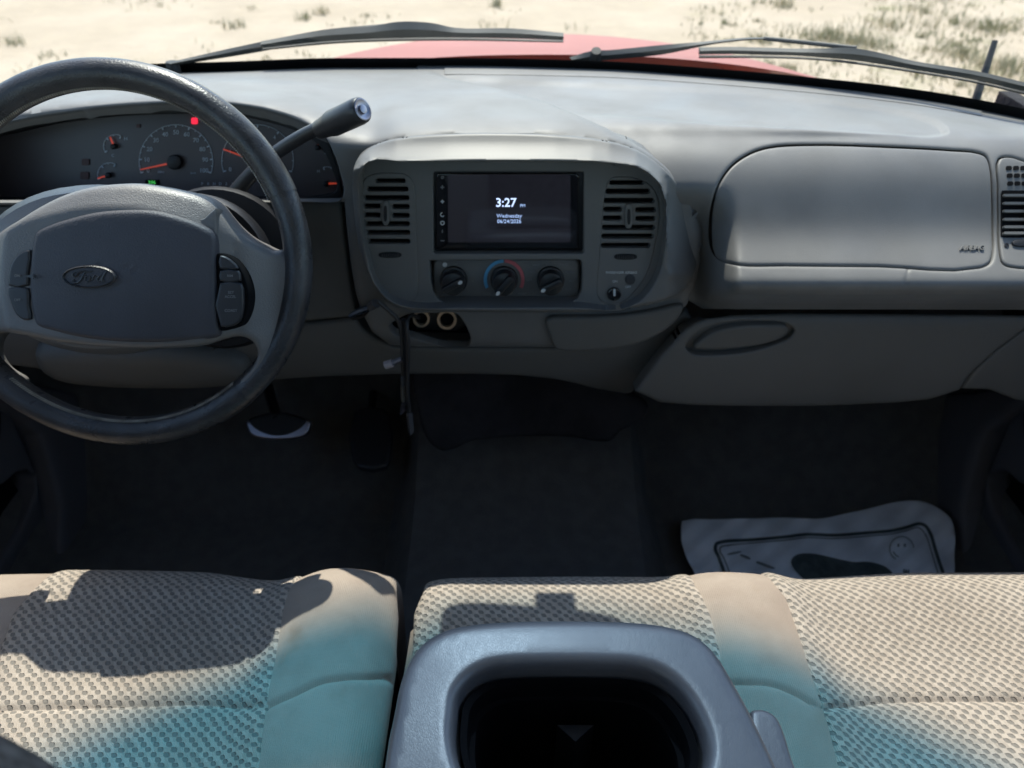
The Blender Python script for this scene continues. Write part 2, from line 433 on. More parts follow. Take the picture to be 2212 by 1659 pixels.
def weave_material():
    k = NT('woven_seat_cloth'); uv = k.n('ShaderNodeUVMap').outputs[0]; sp = k.n('ShaderNodeSeparateXYZ')
    wob = k.n('ShaderNodeTexNoise'); wob.inputs['Scale'].default_value = 30; k.l(uv, wob.inputs['Vector'])
    x = k.n('ShaderNodeVectorMath', operation='MULTIPLY_ADD'); k.l(wob.outputs['Color'], x.inputs[0]); x.inputs[1].default_value = (.004, .004, 0); k.l(uv, x.inputs[2])
    k.l(x.outputs[0], sp.inputs[0])
    PX, PY = .0122, .0048          # five-shaft basket weave: each pick steps about half of the repeat
    v = k.m2('DIVIDE', sp.outputs[1], PY); row = k.m2('FLOOR', v); fv = k.m2('FRACT', v)
    sl = k.m2('MULTIPLY', k.m2('SUBTRACT', fv, .5), .16)
    u = k.m2('ADD', k.m2('ADD', k.m2('DIVIDE', sp.outputs[0], PX), k.m2('ADD', k.m2('MULTIPLY', row, .5), k.m2('MULTIPLY', k.m2('MODULO', k.m2('FLOOR', k.m2('MULTIPLY', k.m2('ABSOLUTE', row), .5)), 2.0), .13))), sl); fu = k.m2('FRACT', u)
    du = k.m2('ABSOLUTE', k.m2('SUBTRACT', fu, .5)); dv = k.m2('ABSOLUTE', k.m2('SUBTRACT', fv, .5))
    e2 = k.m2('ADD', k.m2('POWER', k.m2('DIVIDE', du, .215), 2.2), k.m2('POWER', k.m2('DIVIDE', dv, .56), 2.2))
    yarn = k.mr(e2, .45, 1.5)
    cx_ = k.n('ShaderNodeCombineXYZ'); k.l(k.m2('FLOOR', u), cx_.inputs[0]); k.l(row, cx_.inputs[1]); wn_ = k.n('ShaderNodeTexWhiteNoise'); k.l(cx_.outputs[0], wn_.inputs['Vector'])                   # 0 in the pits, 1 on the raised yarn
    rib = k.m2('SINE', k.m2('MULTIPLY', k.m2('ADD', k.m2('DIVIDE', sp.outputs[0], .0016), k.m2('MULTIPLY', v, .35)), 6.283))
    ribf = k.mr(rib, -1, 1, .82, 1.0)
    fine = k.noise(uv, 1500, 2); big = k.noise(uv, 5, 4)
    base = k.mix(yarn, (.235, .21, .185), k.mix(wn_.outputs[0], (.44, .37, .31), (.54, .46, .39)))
    tone = k.mix(k.mr(big, .35, .65), (.88, .86, .84), (1.0, 1.0, 1.0))
    mu = k.n('ShaderNodeMix', data_type='RGBA', blend_type='MULTIPLY'); mu.inputs[0].default_value = 1; k.l(base, mu.inputs[6]); k.l(tone, mu.inputs[7])
    r3 = k.n('ShaderNodeMix', data_type='RGBA', blend_type='MULTIPLY'); r3.inputs[0].default_value = 1; k.l(mu.outputs[2], r3.inputs[6]); k.l(k.mr(fine, .3, .7, .82, 1.05), r3.inputs[7])
    k.l(r3.outputs[2], k.b.inputs['Base Color']); k.b.inputs['Roughness'].default_value = .9; k.b.inputs['Specular IOR Level'].default_value = .15
    k.b.inputs['Sheen Weight'].default_value = .05
    h = k.m2('ADD', k.m2('MULTIPLY', yarn, ribf), k.m2('MULTIPLY', fine, .25))
    bp = k.n('ShaderNodeBump'); bp.inputs['Strength'].default_value = .9; bp.inputs['Distance'].default_value = .0017; k.l(h, bp.inputs['Height']); k.l(bp.outputs[0], k.b.inputs['Normal'])
    return k.m
def velour_material():
    k = NT('velour_cloth'); uv = k.n('ShaderNodeUVMap').outputs[0]
    big = k.noise(uv, 7, 6, .6); st = k.noise(uv, 19, 3); fine = k.noise(uv, 1300, 2)
    w = k.n('ShaderNodeTexWave'); w.inputs['Scale'].default_value = 160; w.inputs['Distortion'].default_value = 1.2; w.inputs['Detail'].default_value = 1; k.l(uv, w.inputs['Vector'])
    c = k.mix(k.mr(big, .38, .66), (.31, .245, .20), (.39, .32, .265))
    c = k.mix(k.mr(st, .60, .78, 0, .6), c, (.27, .195, .14))
    x = k.n('ShaderNodeMix', data_type='RGBA', blend_type='MULTIPLY'); x.inputs[0].default_value = 1; k.l(c, x.inputs[6]); k.l(k.mr(fine, .3, .7, .86, 1.08), x.inputs[7])
    k.l(x.outputs[2], k.b.inputs['Base Color']); k.b.inputs['Roughness'].default_value = .95; k.b.inputs['Specular IOR Level'].default_value = .1; k.b.inputs['Sheen Weight'].default_value = .08
    h = k.m2('ADD', k.m2('MULTIPLY', w.outputs['Fac'], .5), k.m2('MULTIPLY', fine, .8))
    bp = k.n('ShaderNodeBump'); bp.inputs['Strength'].default_value = .5; bp.inputs['Distance'].default_value = .0008; k.l(h, bp.inputs['Height']); k.l(bp.outputs[0], k.b.inputs['Normal'])
    return k.m
def armrest_material():
    k = NT('armrest_vinyl'); tc = k.n('ShaderNodeTexCoord').outputs['Object']
    mp = k.n('ShaderNodeMapping'); mp.inputs['Scale'].default_value = (1, .45, 1); mp.inputs['Rotation'].default_value = (0, 0, .5); k.l(tc, mp.inputs['Vector'])
    vo = k.n('ShaderNodeTexVoronoi', feature='DISTANCE_TO_EDGE'); vo.inputs['Scale'].default_value = 800; k.l(mp.outputs[0], vo.inputs['Vector'])
    n1 = k.noise(tc, 240, 4); n2 = k.noise(tc, 12, 5); n3 = k.noise(mp.outputs[0], 160, 3)
    c = k.mix(k.mr(n2, .35, .65), (.094, .092, .100), (.116, .113, .122))
    k.l(c, k.b.inputs['Base Color']); k.l(k.mr(n2, .3, .7, .34, .44), k.b.inputs['Roughness']); k.b.inputs['Specular IOR Level'].default_value = .85; k.l(k.mr(n2, .3, .7, .34, .44), k.b.inputs['Roughness'])
    h = k.m2('ADD', k.m2('MULTIPLY', k.mr(vo.outputs['Distance'], 0, .16), .5), k.m2('ADD', n1, k.m2('MULTIPLY', n3, 1.2)))
    bp = k.n('ShaderNodeBump'); bp.inputs['Strength'].default_value = .10; bp.inputs['Distance'].default_value = .0008; k.l(h, bp.inputs['Height']); k.l(bp.outputs[0], k.b.inputs['Normal'])
    return k.m
def glass_material():
    """laminated windshield: nearly clear, blue-green shade band dyed into the top of the glass"""
    k = NT('windshield_glass'); k.t.nodes.remove(k.b)
    tc = k.n('ShaderNodeTexCoord').outputs['Object']; sp = k.n('ShaderNodeSeparateXYZ'); k.l(tc, sp.inputs[0])
    edge = k.m2('MULTIPLY', k.m2('POWER', sp.outputs[0], 2.0), .25)
    z = k.m2('SUBTRACT', k.m2('ADD', sp.outputs[2], GZ), edge)
    f = k.mr(z, BAND0, BAND1)
    c = k.mix(f, (.90, .94, .90), (.022, .22, .36)); c = k.mix(k.mr(z, 1.115, 1.152), c, (.15, .215, .285))
    tr = k.n('ShaderNodeBsdfTransparent'); k.l(c, tr.inputs[0])
    gl = k.n('ShaderNodeBsdfGlossy'); gl.inputs['Roughness'].default_value = .02; gl.inputs['Color'].default_value = (1, 1, 1, 1)
    fr = k.n('ShaderNodeFresnel'); fr.inputs['IOR'].default_value = 1.45
    mx = k.n('ShaderNodeMixShader'); k.l(k.m2('MINIMUM', k.m2('MULTIPLY', fr.outputs[0], .8), .16), mx.inputs[0]); k.l(tr.outputs[0], mx.inputs[1]); k.l(gl.outputs[0], mx.inputs[2]); k.l(mx.outputs[0], k.out.inputs[0])
    return k.m
def clear_glass():
    k = NT('side_glass'); k.t.nodes.remove(k.b)
    tr = k.n('ShaderNodeBsdfTransparent'); tr.inputs[0].default_value = (.80, .86, .82, 1)
    gl = k.n('ShaderNodeBsdfGlossy'); gl.inputs['Roughness'].default_value = .02
    mx = k.n('ShaderNodeMixShader'); mx.inputs[0].default_value = .05; k.l(tr.outputs[0], mx.inputs[1]); k.l(gl.outputs[0], mx.inputs[2]); k.l(mx.outputs[0], k.out.inputs[0])
    return k.m
def sand_material():
    k = NT('sandy_ground'); tc = k.n('ShaderNodeTexCoord').outputs['Object']
    a = k.noise(tc, .5, 6, .6); b_ = k.noise(tc, 4, 6, .65); c_ = k.noise(tc, 45, 4, .6); g = k.noise(tc, 1.1, 6, .7)
    sp = k.n('ShaderNodeSeparateXYZ'); k.l(tc, sp.inputs[0])
    c = k.mix(k.mr(a, .35, .65), (.40, .325, .24), (.47, .39, .30))
    c = k.mix(k.mr(b_, .45, .75, 0, .35), c, (.50, .40, .28))
    c = k.mix(k.mr(c_, .52, .78, 0, .35), c, (.40, .33, .24))
    right = k.mr(sp.outputs[0], .8, 4.5)
    gf = k.m2('MULTIPLY', k.m2('MULTIPLY', k.mr(g, .5, .66), k.mr(b_, .42, .6)), k.m2('ADD', k.m2('MULTIPLY', right, .55), .04))
    c = k.mix(gf, c, (.20, .21, .09))
    k.l(c, k.b.inputs['Base Color']); k.b.inputs['Roughness'].default_value = .95; k.b.inputs['Specular IOR Level'].default_value = .1
    bp = k.n('ShaderNodeBump'); bp.inputs['Strength'].default_value = .6; bp.inputs['Distance'].default_value = .05; k.l(k.m2('ADD', b_, k.m2('MULTIPLY', c_, .4)), bp.inputs['Height']); k.l(bp.outputs[0], k.b.inputs['Normal'])
    return k.m
def frit_dots():
    """ceramic dot border printed on the glass"""
    k = NT('frit_dots'); k.t.nodes.remove(k.b); uv = k.n('ShaderNodeUVMap').outputs[0]; sp = k.n('ShaderNodeSeparateXYZ'); k.l(uv, sp.inputs[0])
    P = .0042
    v = k.m2('DIVIDE', sp.outputs[1], P); row = k.m2('FLOOR', v); fv = k.m2('SUBTRACT', k.m2('FRACT', v), .5)
    u = k.m2('ADD', k.m2('DIVIDE', sp.outputs[0], P), k.m2('MULTIPLY', k.m2('MODULO', k.m2('ABSOLUTE', row), 2.0), .5)); fu = k.m2('SUBTRACT', k.m2('FRACT', u), .5)
    d = k.m2('SQRT', k.m2('ADD', k.m2('MULTIPLY', fu, fu), k.m2('MULTIPLY', fv, fv)))
    f = k.m2('LESS_THAN', d, .27)
    tr = k.n('ShaderNodeBsdfTransparent'); df = k.n('ShaderNodeBsdfDiffuse'); df.inputs[0].default_value = (.03, .03, .03, 1)
    mx = k.n('ShaderNodeMixShader'); k.l(f, mx.inputs[0]); k.l(tr.outputs[0], mx.inputs[1]); k.l(df.outputs[0], mx.inputs[2]); k.l(mx.outputs[0], k.out.inputs[0])
    return k.m
M['weave'] = weave_material(); M['velour'] = velour_material(); M['armrest'] = armrest_material()
M['glass'] = glass_material(); M['sideglass'] = clear_glass(); M['sand'] = sand_material(); M['dots'] = frit_dots()
M['grass'] = mat('dry_grass', (.26, .25, .13), .8, .2, var=.5, vscale=3, col2=(.46, .39, .25))

# ------------------------------------------------------------ outdoors
GZ = -.78
gm = MB(); gm.add([(-150, -60, GZ), (150, -60, GZ), (150, 300, GZ), (-150, 300, GZ)], [(0, 1, 2, 3)])
tag(gm.build('ground', M['sand'], smooth=False), kind='structure')
gb = MB(); nb = 0
def tuft(x, y, n, hgt, spread):
    for _ in range(n):
        a = random.uniform(0, 6.28); rr_ = random.uniform(0, spread); bx = x + math.cos(a)*rr_; by = y + math.sin(a)*rr_
        ln = hgt * random.uniform(.5, 1.2); lx, ly = random.uniform(-.6, .6)*ln, random.uniform(-.6, .6)*ln; w_ = random.uniform(.004, .009); b = random.uniform(0, 3.14)
        wx, wy = math.cos(b)*w_, math.sin(b)*w_
        gb.add([(bx-wx, by-wy, GZ), (bx+wx, by+wy, GZ), (bx+lx*.4+wx*.6, by+ly*.4+wy*.6, GZ+ln*.6), (bx+lx*.4-wx*.6, by+ly*.4-wy*.6, GZ+ln*.6), (bx+lx, by+ly, GZ+ln)], [(0, 1, 2, 3), (3, 2, 4)])
for i in range(260):
    px = random.uniform(1500, 2300) if random.random() < .78 else random.uniform(-80, 1500); py = random.uniform(-60, 235)
    p = ptz(px, py, GZ)
    tuft(p.x, p.y, random.randint(6, 30), random.uniform(.02, .08), random.uniform(.05, .45))
for (px, py, n, s_) in ((1795, 85, 300, .5), (1850, 95, 160, .35), (2130, 62, 260, .4), (1640, 92, 60, .14), (1690, 14, 60, .12), (1070, 14, 50, .09), (695, 30, 40, .1), (505, 60, 40, .14), (655, 43, 30, .1), (2080, 120, 220, .4), (2170, 150, 220, .35), (2000, 30, 120, .5), (1930, 60, 160, .5), (60, 210, 160, .3), (30, 95, 40, .2)):
    p = ptz(px, py, GZ); tuft(p.x, p.y, n, .10, s_)
tag(gb.build('grass', M['grass'], smooth=False), 'short dry grass tufts scattered over the pale sandy ground', 'grass', kind='stuff')

# ------------------------------------------------------------ cab shell
BASE_PX = [-500, -100, 100, 362, 493, 728, 962, 1296, 1503, 1737, 1972, 2212, 2420, 2600]
BASE_PY = [330, 226, 186, 152, 149, 141, 141, 148, 162, 183, 211, 256, 310, 365]
def base_py(px): return pchip(px, BASE_PX, BASE_PY)
ZB = .757
def base_pt(px): py = base_py(px); return on_z(px, py, np.full(np.shape(px), ZB))
body = thing('pickup_truck', 'red pickup truck body seen from inside, its hood beyond the windshield', 'truck', (0, 1.3, GZ))
# windshield: ruled between the curved base line and the header
pxs = np.linspace(-480, 2580, 49)
bot = base_pt(pxs); tt = (bot[:, 0]) / .80
tt = np.clip(tt, -1.02, 1.02)
top = np.stack([tt * .60, .50 - .10 * tt**2, 1.30 - .03 * tt**2], -1)
NV = 14
def wshield(u, v):      # u in picture px along the base, v 0..1 up the glass
    b = np.stack([np.interp(u, pxs, bot[:, i]) for i in range(3)], -1); t = np.stack([np.interp(u, pxs, top[:, i]) for i in range(3)], -1)
    v = np.asarray(v)[..., None]; p = b + (t - b) * v
    p[..., 1] += (.035 * np.sin(np.pi * v) )[..., 0]; p[..., 2] += (.02 * np.sin(np.pi * v))[..., 0]
    return p
V = []; Fs = []; UU = np.linspace(-480, 2580, 49); VV = np.linspace(-.03, 1, NV)
for v in VV: V += list(wshield(UU, np.full(49, v)))
for j in range(NV - 1):
    for i in range(48): Fs.append((j*49+i, j*49+i+1, (j+1)*49+i+1, (j+1)*49+i))
wsh = link('windshield', mesh_of('windshield', V, Fs), M['glass'], body)
def strip(name, v0, v1, matl, parent, off, u0=-480, u1=2580, n=90, uvscale=True):
    U = np.linspace(u0, u1, n); V = []; Fs = []; UV = []
    f0 = v0(U) if callable(v0) else np.full(n, v0); f1 = v1(U) if callable(v1) else np.full(n, v1)
    a = wshield(U, f0); b = wshield(U, f1)
    a[:, 1] -= off * .5; a[:, 2] -= off * .8; b[:, 1] -= off * .5; b[:, 2] -= off * .8
    for i in range(n): V += [tuple(a[i]), tuple(b[i])]; UV += [(a[i][0], 0), (b[i][0], np.linalg.norm(b[i]-a[i]))]
    for i in range(n - 1): Fs.append((2*i, 2*i+2, 2*i+3, 2*i+1))
    return link(name, mesh_of(name, V, Fs, uv=UV), matl, parent)
# black ceramic border of the glass, then the cowl behind it
strip('glass_border', -.02, .030, M['frit'], wsh, .002)
# cowl grille outside, hood
def outy(px, py, y): return on_y(px, py, y)
cw = MB(); n = 60; U = np.linspace(-300, 2500, n); b0 = base_pt(U)
rows = [(0, -.006), (.015, .002), (.05, -.002), (.10, -.008), (.16, -.03)]
V = []; 
for dy, dz in rows:
    for p in b0:
        sd = float(sstep(abs(p[0] - .06), .50, .66)); V.append((p[0], p[1] + dy * (1 - .75*sd) + .012, ZB + dz - .010 - sd * (.02 + dy * .9)))
for p in b0: V.append((p[0], 1.42, .60))  # unseen rear row added to seal out sun under the hood
rows.append(0)
Fs = [(j*n+i, j*n+i+1, (j+1)*n+i+1, (j+1)*n+i) for j in range(len(rows)-1) for i in range(n-1)]
cw.add(V, Fs); cw.box((-.98, .98, .56), (-.72, 1.45, .63)); cw.box((.74, .98, .56), (.98, 1.45, .63)); cowl = cw.build('cowl_grille', M['rubber'], body)  # the two side boxes are added out of view to block sun leaks
for s in (-1, 1):
    m = MB(); m.box((s*.935 - .015, .80, .0), (s*.935 + .015, 1.45, .66)); m.build('sun_leak_wall', M['liner'], body, smooth=False)  # unseen side walls added to keep sun from leaking into the footwells
cs = MB()
for k in range(92):
    u = 560 + k * 11.2
    p = base_pt(np.array([u]))[0]; cs.box((p[0]-.0018, p[1]+.045, ZB-.014), (p[0]+.0018, p[1]+.07, ZB-.0085))
cs.build('grille_rib', M['rubber'], cowl)
# hood as a crowned sheet
HX, HY = 41, 24; V = []
for j in range(HY):
    for i in range(HX):
        s = -1 + 2*i/(HX-1); q = j/(HY-1)
        x = s * (.74 - .10 * q); y = 1.375 - .13 * s * s + (1.05 - .10*s*s) * q
        yy = y - 1.375 + .13*s*s
        z = .7435 - .160 * yy - .06 * max(0, yy - .32)**1.5 - .085 * abs(s)**2.6 - .05 * abs(s)**8
        V.append((x + .06, y, z))
Fs = [(j*HX+i, j*HX+i+1, (j+1)*HX+i+1, (j+1)*HX+i) for j in range(HY-1) for i in range(HX-1)]
hm = MB(); hm.add(V, Fs)
# nose and sides dropping from the hood
e1 = [(HY-1)*HX+i for i in range(HX)]; base_n = len(hm.V); hm.add([(V[k][0], V[k][1]+.06, V[k][2]-.45) for k in e1], []); 
hm.F += [(e1[i], e1[i+1], base_n+i+1, base_n+i) for i in range(HX-1)]
for i_ in (0, HX-1):
    e2 = [j*HX+i_ for j in range(HY)]; bn = len(hm.V); sx = -1 if i_ == 0 else 1
    hm.add([(V[k][0]+sx*.10, V[k][1], V[k][2]-.10) for k in e2] + [(V[k][0]+sx*.16, V[k][1], V[k][2]-.5) for k in e2], [])
    hm.F += [(e2[j], e2[j+1], bn+j+1, bn+j) for j in range(HY-1)] + [(bn+j, bn+j+1, bn+HY+j+1, bn+HY+j) for j in range(HY-1)]
hm.build('hood', M['paint'], body)
# roof, pillars, rear wall with window
rf = MB()
V = []; n = 21
tx = np.linspace(-1.0, 1.0, n)
for (y, z, w_) in ((.50, 1.30, .60), (.52, 1.335, .61), (0.0, 1.36, .64), (-.75, 1.34, .62), (-.75, 1.30, .61), (0.0, 1.325, .63), (.50, 1.30, .60)):
    for t in tx: V.append((t*w_, y - (.10*t*t if y > .4 else 0), z - .03*t*t))
Fs = [(j*n+i, j*n+i+1, (j+1)*n+i+1, (j+1)*n+i) for j in range(6) for i in range(n-1)]
rf.add(V, Fs); rf.build('roof', M['lining'], body)
for s in (-1, 1):
    pm = MB(); b = base_pt(np.array([-430.0 if s < 0 else 2530.0]))[0]
    pm.tube([(s*.83, b[1]-.02, .72), (s*.80, b[1]-.06, .80), (s*.70, .62, 1.13), (s*.61, .40, 1.29), (s*.63, .0, 1.315), (s*.62, -.74, 1.29)], .035, seg=8, sm=4); pm.build('pillar', M['lining'], body)
rw = MB()
rw.box((-.90, -.80, 0), (.90, -.76, .86)); rw.box((-.90, -.80, .86), (-.52, -.76, 1.32)); rw.box((.52, -.80, .86), (.90, -.76, 1.32)); rw.box((-.52, -.80, 1.22), (.52, -.76, 1.32)); rw.build('rear_wall', M['lining'], body, smooth=False)
rg = MB(); rg.box((-.52, -.785, .86), (.52, -.78, 1.22)); rg.build('rear_window', M['sideglass'], body, smooth=False)
# antenna
a0 = ptz(2108, 215, .62); a0 = Vector(on_y(2100, 240, 1.30)); a1 = Vector(on_y(2150, 87, 1.33))
am = MB(); am.tube([a0, a1], [.0075, .0045], seg=10)
ant = am.build('antenna', M['wiper']); tag(ant, 'thin dark antenna mast standing outside at the right corner of the windshield', 'antenna')
bm_ = MB(); bm_.tube([a0 - Vector((0, 0, .02)), a0 + Vector((0, 0, .012))], [.018, .011], seg=14); bm_.build('antenna_base', M['rubber'], ant)

# wipers lie just above the glass / cowl
def wp(px, py, lift=.0):
    # point above the glass plane along the viewing ray: intersect ray with the windshield moved outwards
    d = ray(px, py); lo, hi = .8, 1.8
    y = np.interp(px, [-100, 362, 728, 1106, 1503, 1972, 2212], [1.12, 1.20, 1.29, 1.31, 1.27, 1.12, 1.02]) + lift
    return Vector(EYE + d * (y / d[1]))
def blade(top, bot, lift, th):
    """extruded profile between top and bottom picture lines, th deep"""
    m = MB(); T = catmull(np.array(top, float), 5, False); B = catmull(np.array(bot, float), 5, False); n = len(T)
    B = np.stack([np.interp(np.linspace(0, 1, n), np.linspace(0, 1, len(B)), B[:, k]) for k in (0, 1)], 1)
    V = []
    for i in range(n):
        t = wp(*T[i], lift); b = wp(*B[i], lift); mid = (t + b) / 2; o = Vector((0, -th, th * .25))
        V += [t, mid + o, b, b - o * .3, t - o * .3]
    Fs = [(i*5+k, i*5+(k+1) % 5, (i+1)*5+(k+1) % 5, (i+1)*5+k) for i in range(n-1) for k in range(5)] + [(0, 1, 2, 3, 4), tuple((n-1)*5+k for k in (4, 3, 2, 1, 0))]
    m.add(V, Fs); return m
w1 = thing('windshield_wiper', 'dark wiper on the left, its blade reaching over the middle of the red hood', 'wiper', tuple(wp(372, 140)), 'windshield wipers')
m = blade([(367, 134), (450, 115), (560, 91), (700, 64), (800, 54), (870, 48)], [(372, 142), (450, 130), (560, 112), (700, 84), (800, 68), (870, 56)], -.005, .006); m.build('wiper_arm', M['wiper'], w1)
m = MB(); f_ = wp(372, 139); m.tube([f_ + Vector((0, 0, -.02)), f_ + Vector((0, 0, .004))], [.012, .009], seg=14); m.build('pivot', M['rubber'], w1)
m = blade([(564, 89), (695, 66), (800, 57), (859, 47), (929, 49), (985, 60), (1103, 61), (1217, 71)], [(568, 104), (695, 90), (800, 84), (859, 82), (929, 81), (985, 81), (1103, 83), (1217, 87)], -.028, .008); bl = m.build('wiper_blade', M['wiper'], w1)
m = blade([(568, 103), (728, 87), (962, 81), (1217, 87)], [(568, 109), (728, 94), (962, 88), (1217, 92)], -.022, .003); m.build('rubber_edge', M['rubber'], bl)
w2 = thing('windshield_wiper', 'dark wiper on the right, bent arm joining a long blade near the antenna', 'wiper', tuple(wp(1290, 120)), 'windshield wipers')
m = blade([(1230, 124), (1278, 110), (1316, 108), (1420, 98), (1540, 88), (1616, 81), (1650, 81)], [(1240, 134), (1290, 132), (1330, 128), (1430, 118), (1540, 96), (1616, 87), (1650, 85)], .0, .006); m.build('wiper_arm', M['wiper'], w2)
m = MB(); m.tube([wp(1650, 83, .0), wp(1740, 92, -.01), wp(1850, 104, -.02)], .0032, seg=8, sm=3); m.build('arm_rod', M['wiper'], w2)
m = MB(); f_ = wp(1287, 116, -.005); m.tube([f_ + Vector((0, 0.01, -.02)), f_ + Vector((0, -.005, .006))], [.012, .008], seg=14); m.build('pivot', M['rubber'], w2)
m = blade([(1510, 102), (1580, 101), (1662, 103), (1730, 105), (1784, 104), (1830, 103), (1878, 109), (1972, 131), (2112, 154), (2230, 182)], [(1510, 118), (1580, 117), (1662, 119), (1730, 121), (1784, 125), (1830, 129), (1878, 135), (1972, 150), (2112, 174), (2230, 202)], -.034, .008); bl = m.build('wiper_blade', M['wiper'], w2)
m = blade([(1510, 119), (1662, 120), (1784, 126), (1972, 151), (2112, 175), (2230, 202)], [(1510, 126), (1662, 126), (1784, 132), (1972, 157), (2112, 181), (2230, 209)], -.028, .003); m.build('rubber_edge', M['rubber'], bl)
# rear view mirror hangs from the glass above the frame, its shadow falls on the seat
mr = thing('rear_view_mirror', 'interior rear view mirror hanging from the top of the windshield above the picture', 'mirror', (0.02, .87, 1.0))
m = MB(); fr = Fr(1106, 830, lambda u, v: np.stack([(u-1106)/1000*1.0-.005, 0.858 + 0*u, 1.0 - (v-830)/1000.0], -1))
m.prism(fr, oval(0, 0, 100, 32, 40, 9, 3.2), -.012, .010, .006); m.build('housing', M['black'], mr)
m = MB(); m.prism(fr, oval(0, 0, 93, 26, 40, 9, 3.2), .0102, .011); m.build('mirror_glass', M['chrome'], mr)
m = MB(); m.tube([(0.02, .845, 1.0), (0.02, .885, 1.018), (0.02, .905, 1.02)], .014, seg=8); m.box((-.002, .900, 1.008), (.042, .916, 1.030)); m.build('stem', M['black'], mr)
# ------------------------------------------------------------ cab floor, firewall, tunnel
def floor_pt(x, y):
    toe = np.where(y < .98, 0, (np.clip(y, .98, 9) - .98) * 1.15)
    hump = (.12 + .16 * sstep(y, .80, 1.25)) * (1 - sstep(np.abs(x - .022), .185, .26))
    z = np.maximum(toe, hump); 
    return z + .10 * sstep(np.abs(x), .83, .90)
m = MB(); gx = np.linspace(-.92, .92, 121); gy = np.linspace(-.76, 1.33, 100); X, Y = np.meshgrid(gx, gy); Z = floor_pt(X, Y)
Z = Z + .004 * np.sin(X*23+Y*11) * np.sin(Y*17-X*5)
V = np.stack([X.ravel(), Y.ravel(), Z.ravel()], 1); Fs = [(j*121+i, j*121+i+1, (j+1)*121+i+1, (j+1)*121+i) for j in range(99) for i in range(120)]
m.add(V, Fs)
top_ = [99*121+i for i in range(121)]; bn = len(m.V); m.add([(m.V[k][0], 1.38, .62) for k in top_], []); m.F += [(top_[i], top_[i+1], bn+i+1, bn+i) for i in range(120)]
tag(m.build('floor', M['carpet']), kind='structure')

# ------------------------------------------------------------ dashboard
dash = thing('dashboard', 'worn dark grey dashboard spanning the whole cab below the windshield', 'dashboard', (0, .85, .45))
_py = np.arange(300, 609, 4.0); _be = np.radians(pchip(_py, [300, 322, 348, 380, 410, 440, 475, 505, 545, 590, 608], [11, 22, 33, 44, 50.5, 52.5, 50, 40, 28, 27, 40]))
_y = [.885]; _z = EYE[2] + .885 * float(rr(300.0))
for i_ in range(1, len(_py)):
    t_ = math.tan(_be[i_]); y_ = (_z - EYE[2] - t_ * _y[-1]) / (float(rr(_py[i_])) - t_); _z = EYE[2] + y_ * float(rr(_py[i_])); _y.append(y_)
PY_P = [290] + list(_py) + [620, 636, 650, 668, 690, 720, 870, 900]
Y_P = [.893] + _y + [_y[-1] - .002, _y[-1] + .006, .790, .815, .826, .82, .80, .81]
print('pad lip y', round(_y[-1], 4))
def S_pad(px, py):
    pb = base_py(px); q = (py - pb) / np.maximum(300 - pb, 20)
    pk = np.clip((300 - pb - 55) / 60, 0, 1); z = pchip(q, [-.3, 0, .35, .75, 1.0], [ZB - .01, ZB, .765, .7715, .7715]) + pk * pchip(q, [-.3, 0, .35, .75, 1.0], [0, 0, .004, .0085, 0])
    r = -rr(py); y1 = (EYE[2] - z) / r
    wd_ = 10 - 6 * sstep(py, 545, 600); y2 = sum(pchip(py + wd_ * k_, PY_P, Y_P) for k_ in (-1, -.66, -.33, 0, .33, .66, 1)) / 7.0
    fade = sstep(px, 1496, 1600); g_ = sstep(py, 390, 490); y2 = (.850 + (y2 - .850) * fade) * g_ + y2 * (1 - g_)
    y2 = y2 + .0 * px
    w = sstep(py, 288, 306); y = y1 * (1 - w) + y2 * w
    # the tray pressed into the top
    return on_y(px, py, y)
TRAY = [(930, 166), (1000, 164), (1100, 170), (1200, 175), (1348, 182), (1426, 185), (1582, 191), (1739, 207), (1895, 228), (2012, 254), (2046, 274), (2050, 286), (2030, 294), (1934, 291), (1739, 279), (1504, 266), (1348, 254), (1250, 248), (1100, 235), (950, 215)]
AIR = [(1535, 488), (1539, 449), (1555, 398), (1582, 359), (1621, 332), (1660, 319), (1739, 313), (1934, 318), (2060, 325), (2112, 330), (2130, 338), (2138, 358), (2143, 430), (2144, 500), (2144, 545), (2138, 566), (2117, 576), (1900, 573), (1700, 571), (1590, 569), (1558, 560), (1541, 540), (1535, 515)]
RV = [(2160, 344), (2180, 340), (2212, 349), (2260, 362), (2330, 385), (2352, 400), (2356, 450), (2352, 560), (2340, 574), (2270, 576), (2186, 575), (2169, 568), (2162, 545), (2159, 470), (2158, 400)]
A_ = np.array(AIR, float); R_ = np.array(RV, float)
top_line = [(float(u), float(base_py(u)) - 2) for u in np.linspace(900, 2560, 24)]
padout = top_line + [(2570, 668), (2300, 668), (1900, 667), (1640, 667), (1520, 666), (1475, 640), (1468, 560), (1466, 460), (1430, 392), (1330, 312), (1220, 262), (1100, 222), (980, 190), (900, 166)]
def tray_d(u, v, d):
    P = np.stack([u, v], 1); T = catmull(np.array(TRAY, float), 5); ins = inside(P, T); dd = dist(P, T)
    sd_ = np.where(ins, dd, -dd); a = -.0068 * sstep(sd_, -3, 11)
    b = 0
    # fine crack running from the cover down the pad
    ck = np.abs(u - (1960 + 4*np.sin(v*.09))); a = a - .0016 * np.exp(-(ck/2.2)**2) * (v > 572) * (v < 640)
    return a + b
